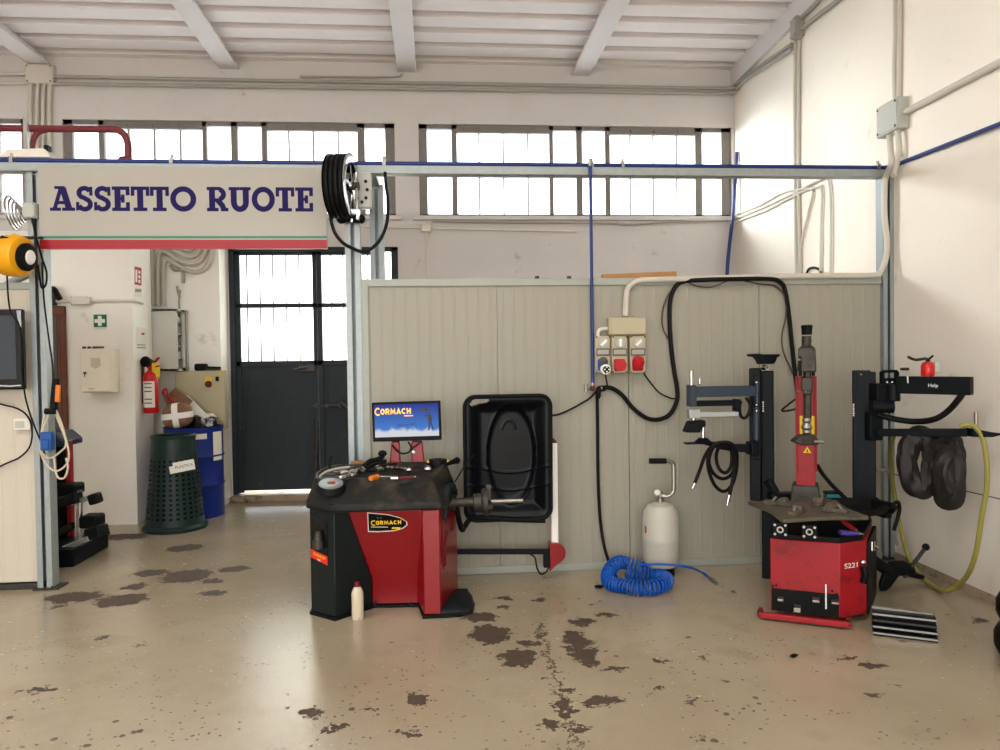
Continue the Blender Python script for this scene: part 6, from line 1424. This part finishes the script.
t = limp_tube(at(949, 472, l.y - .02).x, at(949, 466, l.y).z, l.y - .01, .036, .18, .078, .05, -.5, .035, 5)
tag(t.build('inner_tube', TUBE), 'fat twisted black inner tube hung farther out along the arm beside the olive hose', 'inner tube', 'inner tubes hung on the arm')
tag(MB().tube(pts([(960, 427, 4.44), (966, 424.5, 4.42), (975, 427, 4.40), (983, 440, 4.38), (987, 465, 4.36), (986.5, 490, 4.36), (982, 515, 4.38), (976, 552, 4.42), (968, 574, 4.5), (957, 586, 4.62), (944, 591, 4.70), (930, 584, 4.9), (917, 572, 5.05), (908, 555, 5.15), (901, 530, 5.2), (896, 505, 5.2), (892, 475, 5.2), (891, 450, 5.15), (894, 434, 5.0)]), .0155).build('olive_hose', OLIVE), 'olive yellow hose looped over the arm and touching the floor by the wall', 'hose')
tag(MB().tube(pts([(878, 470, 5.4), (889, 472, 5.4), (893, 490, 5.4), (895, 520, 5.42), (897, 545, 5.45)]), .012).build('grey_hose', CONDUIT_D), 'thin grey hose behind the right-hand tower beside the corner post', 'hose')
# small red canister standing on the arm
c = AX0 + ad_ * .42; c = Vector((c.x, c.y, za0 + .001)); t = thing('fire_extinguisher', 'small red extinguisher with a wire lever standing on the dark upper arm', 'fire extinguisher', c)
kk = width_at(1, c.y); MB().lathe([(0, 0), (6 * kk, 0), (6.6 * kk, 1 * kk), (6.6 * kk, 11 * kk), (5 * kk, 14 * kk), (2.5 * kk, 15.5 * kk), (0, 15.5 * kk)], c, n=28).build('cylinder', RED_EXT, t)
MB().cyl(c + UZ * 15 * kk, c + UZ * 18 * kk, 2 * kk).bar(c + UZ * 17 * kk, c + Vector((6 * kk, 0, 21.5 * kk)), .012, .01).build('valve', BLACK, t)
MB().tube([c + UZ * 17 * kk, c + Vector((-4 * kk, -.01, 18.5 * kk)), c + Vector((-16 * kk, -.02, 17.5 * kk)), c + Vector((-25 * kk, -.03, 20.5 * kk))], .009).build('wire_lever', STEEL_D, t)
MB().cbox(c + Vector((7.2 * kk, -.02, 9 * kk)), 5.5 * kk, .03, 11.5 * kk).build('canister_pouch', BOX_GREY, t, bevel=.006)
q = onR(904.7, 369, .03); tag(MB().cyl(q + RWN * .0 - RWN * .03, q + RWN * .03, .011, n=10).build('wall_stud', STEEL_D), 'small dark metal stud on the plaster wall above the dark handle plate', 'stud')

# coiled black hose on the left arm
hg = AY2 - .02
t = thing('air_hose', 'black air hose coiled over the left helper arm with brass fittings', 'hose', at(722, 500, hg))
def hp(L): return [at(660 + x / 8.333, 420 + y / 8.333, hg + dy) for x, y, dy in L]
MB().tube(hp([(290, 525, 0), (330, 420, 0), (380, 290, -.02), (450, 205, -.05), (540, 190, -.05), (590, 240, 0), (600, 330, .0), (585, 400, .0), (545, 440, -.01), (495, 410, -.02), (470, 330, -.02), (480, 250, -.04), (530, 190, -.06), (590, 200, -.05), (625, 270, .0), (625, 380, .02), (590, 460, .01), (520, 490, -.01), (450, 450, -.03), (410, 370, -.04), (415, 290, -.05), (460, 210, -.07), (545, 185, -.07), (610, 210, -.04), (640, 290, .01), (635, 420, .03), (600, 540, .02), (535, 595, 0), (470, 560, -.02), (425, 480, -.04), (400, 380, -.05), (410, 280, -.06), (470, 200, -.08), (560, 195, -.08), (615, 250, -.05), (625, 350, -.03), (610, 480, -.02), (580, 620, -.02)]), .0125, n=10).build('hose_coil', BLACK_RUB, t)
a, b = hp([(577, 625, -.02), (560, 712, -.02)]); MB().cyl(a, a + (b - a) * .6, .014).cyl(a + (b - a) * .6, b, .009).build('hose_fitting', CHROME, t)
a, b = hp([(290, 525, 0), (270, 570, 0)]); MB().cyl(a, b, .011).build('hose_fitting', CHROME, t)

# ================================================================== stacked bars and tyre at the right
c = at(906, 640, Z=0); u6 = (at(938, 642, Z=0) - at(873, 634, Z=0)); u6.z = 0; Lb = u6.length; u6.normalize(); n6 = Vector((-u6.y, u6.x, 0)); o6 = at(873, 635, Z=0)
t = thing('ribbed_ramp', 'low ramp of dark bars with bright ribbed edges on the floor beside the red machine', 'ramp', o6 + u6 * Lb / 2)
for k in range(4):
    z = .012 + .027 * k; off = .03 * k
    b = MB().bar(o6 + n6 * (.02 + off) + UZ * z, o6 + u6 * Lb + n6 * (.02 + off) + UZ * z, .05, .022).build('bar', STEEL_BLACK, t, bevel=.003)
    MB().bar(o6 + n6 * (-.006 + off) + UZ * (z + .004), o6 + u6 * Lb + n6 * (-.006 + off) + UZ * (z + .004), .006, .01).build('bright_edge', (STEEL, STEEL, STEEL_D, STEEL)[k], b)
MB().bar(o6 + n6 * .14 + UZ * .055, o6 + u6 * Lb + n6 * .14 + UZ * .055, .1, .11).build('rear_bar', STEEL_BLACK, t, bevel=.004)
MB().bar(o6 + n6 * .15 + UZ * .118, o6 + u6 * (Lb * .98) + n6 * .15 + UZ * .112, .018, .014).build('bright_edge', STEEL, t)
kx = at(993, 645, 3.6).x
for k in range(2):
    c = Vector((kx + .385 + .012 * k, 3.6, .172 * k))
    t = thing('tyre', ('lower black tyre lying flat on the floor at the right edge', 'upper black tyre stacked flat on another at the right edge')[k], 'tyre', c)
    pr = [(.19, .02), (.2, .0), (.25, .0), (.28, .012), (.296, .045), (.3, .085), (.296, .125), (.28, .158), (.25, .17), (.2, .17), (.19, .15), (.18, .085), (.19, .02)]
    MB().lathe(pr, c, n=56).build('tyre_carcass', BLACK_RUB, t)
    for z in (.06, .085, .11): MB().lathe([(.298, z - .003), (.3015, z - .002), (.3015, z + .002), (.298, z + .003)], c, n=56).build('tread_rib', BLACK_RUB, t)
# ================================================================== sockets on the partition
SYF = YP - .005
t = thing('power_outlet_board', 'three beige industrial sockets under a junction box on the partition', 'socket panel', at(620, 374, YP))
def sq(x, y): return 580 + x / 7.5, 300 + y / 7.5
def sbox(x0, y0, x1, y1, d0, d1, nm, m, par=t, bev=.006):
    a, b = at(*sq(x0, y1), YP - d1), at(*sq(x1, y0), YP - d1); return MB().box(a.x, b.x, YP - d1, YP - d0, a.z, b.z).build(nm, m, par, bevel=bev)
jbx = sbox(218, 130, 495, 262, 0, .085, 'junction_box', BOX_BEIGE)
sbox(236, 134, 493, 258, .085, .095, 'box_lid', BOX_BEIGE, jbx, .004)
sbox(225, 255, 495, 272, 0, .03, 'joint_strip', BOX_BEIGE)
units = [(118, 228, BLUE_HOSE, 'blue'), (240, 357, RED_S, 'red'), (377, 494, RED_S, 'red')]
for i, (x0, x1, m_, _) in enumerate(units):
    u = sbox(x0, 270, x1, 550, 0, .08, 'socket_unit', BOX_BEIGE, bev=.008)
    cxx = (x0 + x1) / 2
    q = at(*sq(cxx + 2, 322), YP - .085); MB().cyl(q + UY * .005, q - UY * .012, .036, n=24).build('switch_dial', BOX_GREY, u)
    rz_ = (.8, 1.57, .8)[i]; MB().bar(q + Vector((-.03 * cos(rz_), -.015, -.03 * sin(rz_))), q + Vector((.03 * cos(rz_), -.015, .03 * sin(rz_))), .02, .014, up=(0, 1, 0)).build('switch_grip', WHITE, u, bevel=.003)
    sbox(x0 + 6, 362, x1 - 4, 420, .08, .088, 'window_frame', GREY_TXT, u, .003); sbox(x0 + 14, 372, x1 - 12, 408, .088, .091, 'fuse_window', CONDUIT_D, u, .002)
    sl = sbox(x0 + 18, 442, x1 - 16, 532, .08, .105, 'socket', m_, u, .012)
    q = at(*sq(cxx + 3, 455 if i != 1 else 488), YP - .12)
    if i == 1: MB().cyl(q + UY * .012, q - UY * .012, .046, n=26).build('socket_cap', m_, sl)
    else: cs = (.62, 0, 1)[i]; MB().lathe([(0, -.05 * cs), (.042 * cs, -.05 * cs), (.046 * cs, 0), (.04 * cs, .018), (0, .022)], q, Vector((0, -.5, .85)), n=26).build('socket_cap', m_ if i == 2 else GREY_TXT, sl)
    mb = 0
    for dx, dy in ((8, 8), (-8, 8), (8, -8), (-8, -8)):
        xx = x0 + 8 if dx > 0 else x1 - 8; yy = 278 if dy > 0 else 540
        q = at(*sq(xx, yy), YP - .08); MB().cyl(q, q - UY * .004, .006, n=8).build('screw', TXT_D, u)
q = at(*sq(190, 520), YP - .12)
pl = thing('plug', 'white and black plug pushed into the blue socket', 'plug', q - UZ * .03); MB().cyl(q + UY * .03, q - UY * .02, .038, n=24).build('plug_ring', WHITE, pl); MB().cyl(q - UY * .02, q - UY * .05, .024, n=20).build('plug_body', BLACK, pl)
for k in range(4): a = pi / 2 * k; MB().cbox(q + Vector((.016 * cos(a), -.052, .016 * sin(a))), .01, .004, .01).build('plug_mark', WHITE, pl)
conduit('short white conduit elbow joining the beige junction box to the blue socket', [pts([sq(222, 215) + (YP - .03,), sq(180, 215) + (YP - .03,), sq(150, 222) + (YP - .03,), sq(136, 240) + (YP - .03,), sq(134, 272) + (YP - .03,)])], WHITE_PIPE, .014)
yw_ = YP - .02
cab('short black cable from the plug in the blue socket to the black coupling', [(605.6, 372, YP - .15), (606, 378, YP - .08), (607, 385, YP - .05), (605, 390, YP - .05), (600, 391, YP - .05)], .006)
cab('thin black cable curving from the far red socket to the heavy black cable', [(643, 372, YP - .06), (650, 382, yw_), (660, 393, yw_), (672, 398.5, yw_), (676, 398, yw_)], .006)
cab('heavy black cable drooping along the partition top and down beside the sockets', [(598, 388, yw_), (611, 388, yw_), (622, 395, yw_), (634, 409, yw_), (648, 418.5, yw_), (661, 419, yw_), (671, 413, yw_), (677, 400, yw_), (677, 388, yw_), (674, 370, yw_), (671, 345, yw_), (669.5, 315, yw_), (671, 297, yw_), (676, 286, yw_), (684, 281.5, yw_), (700, 280, YP - .06), (735, 279, YP - .06), (770, 279, YP - .06), (780, 282, YP - .05), (785, 290, yw_), (789, 315, yw_), (792, 345, yw_), (795, 372, yw_), (798, 395, YP - .1), (800, 412, 5.1)], .017)
cab('thin brown cable looping beside the heavy black cable near the sockets', [(680, 283, yw_), (671, 291, yw_), (664, 305, yw_), (662, 320, yw_), (664, 331, yw_), (669, 340, yw_), (671, 346, yw_)], .006, mat('brown_cable', (74, 56, 46), .5))
cab('thin cable sagging under the partition top towards the tall mast', [(685, 281, yw_), (697, 286, yw_), (712, 287, yw_), (727, 281, yw_)], .005, MATS['brown_cable'])
cab('thin brown cable curving down behind the black mast head', [(745, 281, yw_), (760, 284, yw_), (775, 286, yw_), (785, 297, yw_), (786, 315, yw_), (782, 335, yw_), (783, 350, yw_), (789, 365, yw_), (795, 378, yw_)], .006, MATS['brown_cable'])
cab('thin black cable bent out beside the red mast', [(797, 398, 5.0), (789, 404, 5.02), (782, 410, 5.04), (786, 411, 5.03), (796, 409, 5.0)], .007)
cab('black air hose hanging straight from the coupling down to the blue coil', [(597, 392, YP - .05), (597.5, 420, yw_), (598, 470, yw_), (599.5, 510, yw_), (603, 540, YP - .05), (609, 562, 5.4), (618, 580, 5.15), (624, 586, 5.06)], .0125)
cab('thin black cable running from the coupling behind the wheel guard', [(596, 391, YP - .05), (590, 398, yw_), (575, 407, yw_), (560, 414, yw_), (549, 416, YP - .08), (535, 420, YP - .1)], .007)
cab('pair of thin black cables from the balancer rear to the wheel guard', [(455, 482, 5.23), (462, 470, 5.25), (468, 462, 5.28), (474, 455, 5.3)], .005)
# ================================================================== white tank with handle, blue coil
GYc = 5.42; gb = at(661, 571, GYc); gc = Vector((gb.x, GYc, 0)); r = width_at(18.5, GYc - .02)
t = thing('bead_seater_tank', 'off-white steel air tank with a gauge and a bent handle pipe on the floor', 'air tank', gc)
zz = lambda py: at(661, py, GYc).z
MB().lathe([(0, .05), (r * .55, .05), (r * .85, .075), (r, .13), (r, zz(541)), (r * 1.02, zz(540)), (r * 1.02, zz(536)), (r, zz(535)), (r, zz(519)), (r * .93, zz(511)), (r * .72, zz(505)), (r * .3, zz(502)), (0, zz(501.5))], gc, n=40).build('tank_body', TANK, t)
MB().lathe([(r * .7, .0), (r * .74, .0), (r * .74, .09), (r * .7, .09), (r * .7, 0)], gc, n=30).build('tank_foot', BLACK, t)
MB().lathe([(0, zz(503)), (.026, zz(503)), (.026, zz(498)), (.018, zz(497)), (.018, zz(492)), (0, zz(491))], gc, n=20).cyl(Vector((gc.x + .0, GYc - .02, zz(494))), Vector((gc.x + .05, GYc - .03, zz(495.5))), .013).build('valve', STEEL, t)
q = at(656.5, 492, GYc - .04); MB().cyl(q + UY * .02, q - UY * .015, .026, n=24).build('gauge', CHROME, t); MB().cyl(q - UY * .015, q - UY * .017, .02, n=20).build('gauge_face', PAPER, t)
MB().tube(pts([(662, 496, GYc - .02), (668, 496, GYc - .03), (672, 493, GYc - .03), (673.5, 488, GYc - .03), (673.5, 470, GYc - .03), (673, 464, GYc - .03), (670, 461.5, GYc - .03), (664, 461, GYc - .03)]), .0155).build('handle_pipe', STEEL, t)
MB().cyl(at(666, 461, GYc - .03), at(649.5, 461, GYc - .03), .020, n=18).build('grip', BLACK_RUB, t)
q = at(675.5, 465, GYc - .03); MB().bar(q, q + Vector((.02, 0, .02)), .01, .006).build('small_lever', STEEL, t)
mb = MB(); ang = -2.3
MB().lathe([(r + .002, zz(531)), (r + .002, zz(524))], gc, n=6, a0=-2.85, a1=-2.72).build('red_mark', RED_S, t)
def coil(ring, rr_, turns, wire, n=14):
    C = catmull(ring, 10); out = []; N_ = turns * n; L = len(C) - 1
    for i in range(N_ + 1):
        f = i / N_ * L; k = min(int(f), L - 1); p = C[k] + (C[k + 1] - C[k]) * (f - k); tdir = (C[k + 1] - C[k]).normalized(); a = tdir.cross(UZ).normalized(); b = a.cross(tdir)
        w = 2 * pi * i / n; out.append(p + a * rr_ * cos(w) + b * rr_ * sin(w))
    return out
t = thing('coil_hose', 'bright blue spiral air hose coiled on the floor in front of the white tank', 'hose', at(640, 585, Z=0))
cc = (at(641, 580, Z=.05)); rc_ = .045
ringp = [at(a, b, Z=z) for a, b, z in ((652, 569, .05), (638, 567, .06), (622, 562, .10), (613, 566, .11), (608, 575, .08), (610, 583, .055), (619, 585, .055), (634, 588, .055), (650, 588, .055), (664, 584, .055), (666, 578.5, .055), (656, 575.5, .055), (640, 575, .055), (626, 574, .06))]
MB().tube(coil(ringp, rc_, 58, .009), .0072, n=6, smooth=0).build('spiral', BLUE_HOSE, t)
MB().tube([at(640, 573, Z=.1), at(640, 566, 5.25), at(650, 564.5, 5.2), at(672, 565, 5.15), at(690, 567.5, 5.15), at(703, 573, Z=.02), at(709, 577, Z=.012)], .0085).build('tail', BLUE_HOSE, t)
a, b = at(709, 577, Z=.012), at(717, 583.5, Z=.012); MB().cyl(a, b, .012, n=12).cyl(a + (b - a) * .35, a + (b - a) * .6, .015, n=8).build('brass_fitting', STEEL, t)
a, b = at(624, 585, Z=.03), at(629.5, 592.5, Z=.014); MB().cyl(a, b, .013, n=12).build('end_fitting', CHROME, t)
# small litter on the floor
for px, py, s_, m_, nm, lab, cat in ((599, 588, .03, BLACK, 'rubber_scrap', 'small black rubber scrap on the floor left of the blue coil', 'scrap'), (794, 657, .022, BLACK, 'rubber_scrap', 'tiny black rubber scrap on the floor in front of the red machine', 'scrap'), (282, 496, .05, PAPER, 'paper_scrap', 'crumpled white paper scrap on the floor before the steel gate', 'paper')):
    q = at(px, py, Z=0); tag(lump((q.x, q.y, s_ * .4), s_, s_ * .7, s_ * .4, int(px)).build(nm, m_), lab, cat)

# scored joint in the plaster of the right wall
a, b = onR(889, 473, 0), onR(1000, 499, 0); b = a + (b - a) * 1.6
struct(MB().bar(a, b, .004, .007).build('trim_4', SEAM))
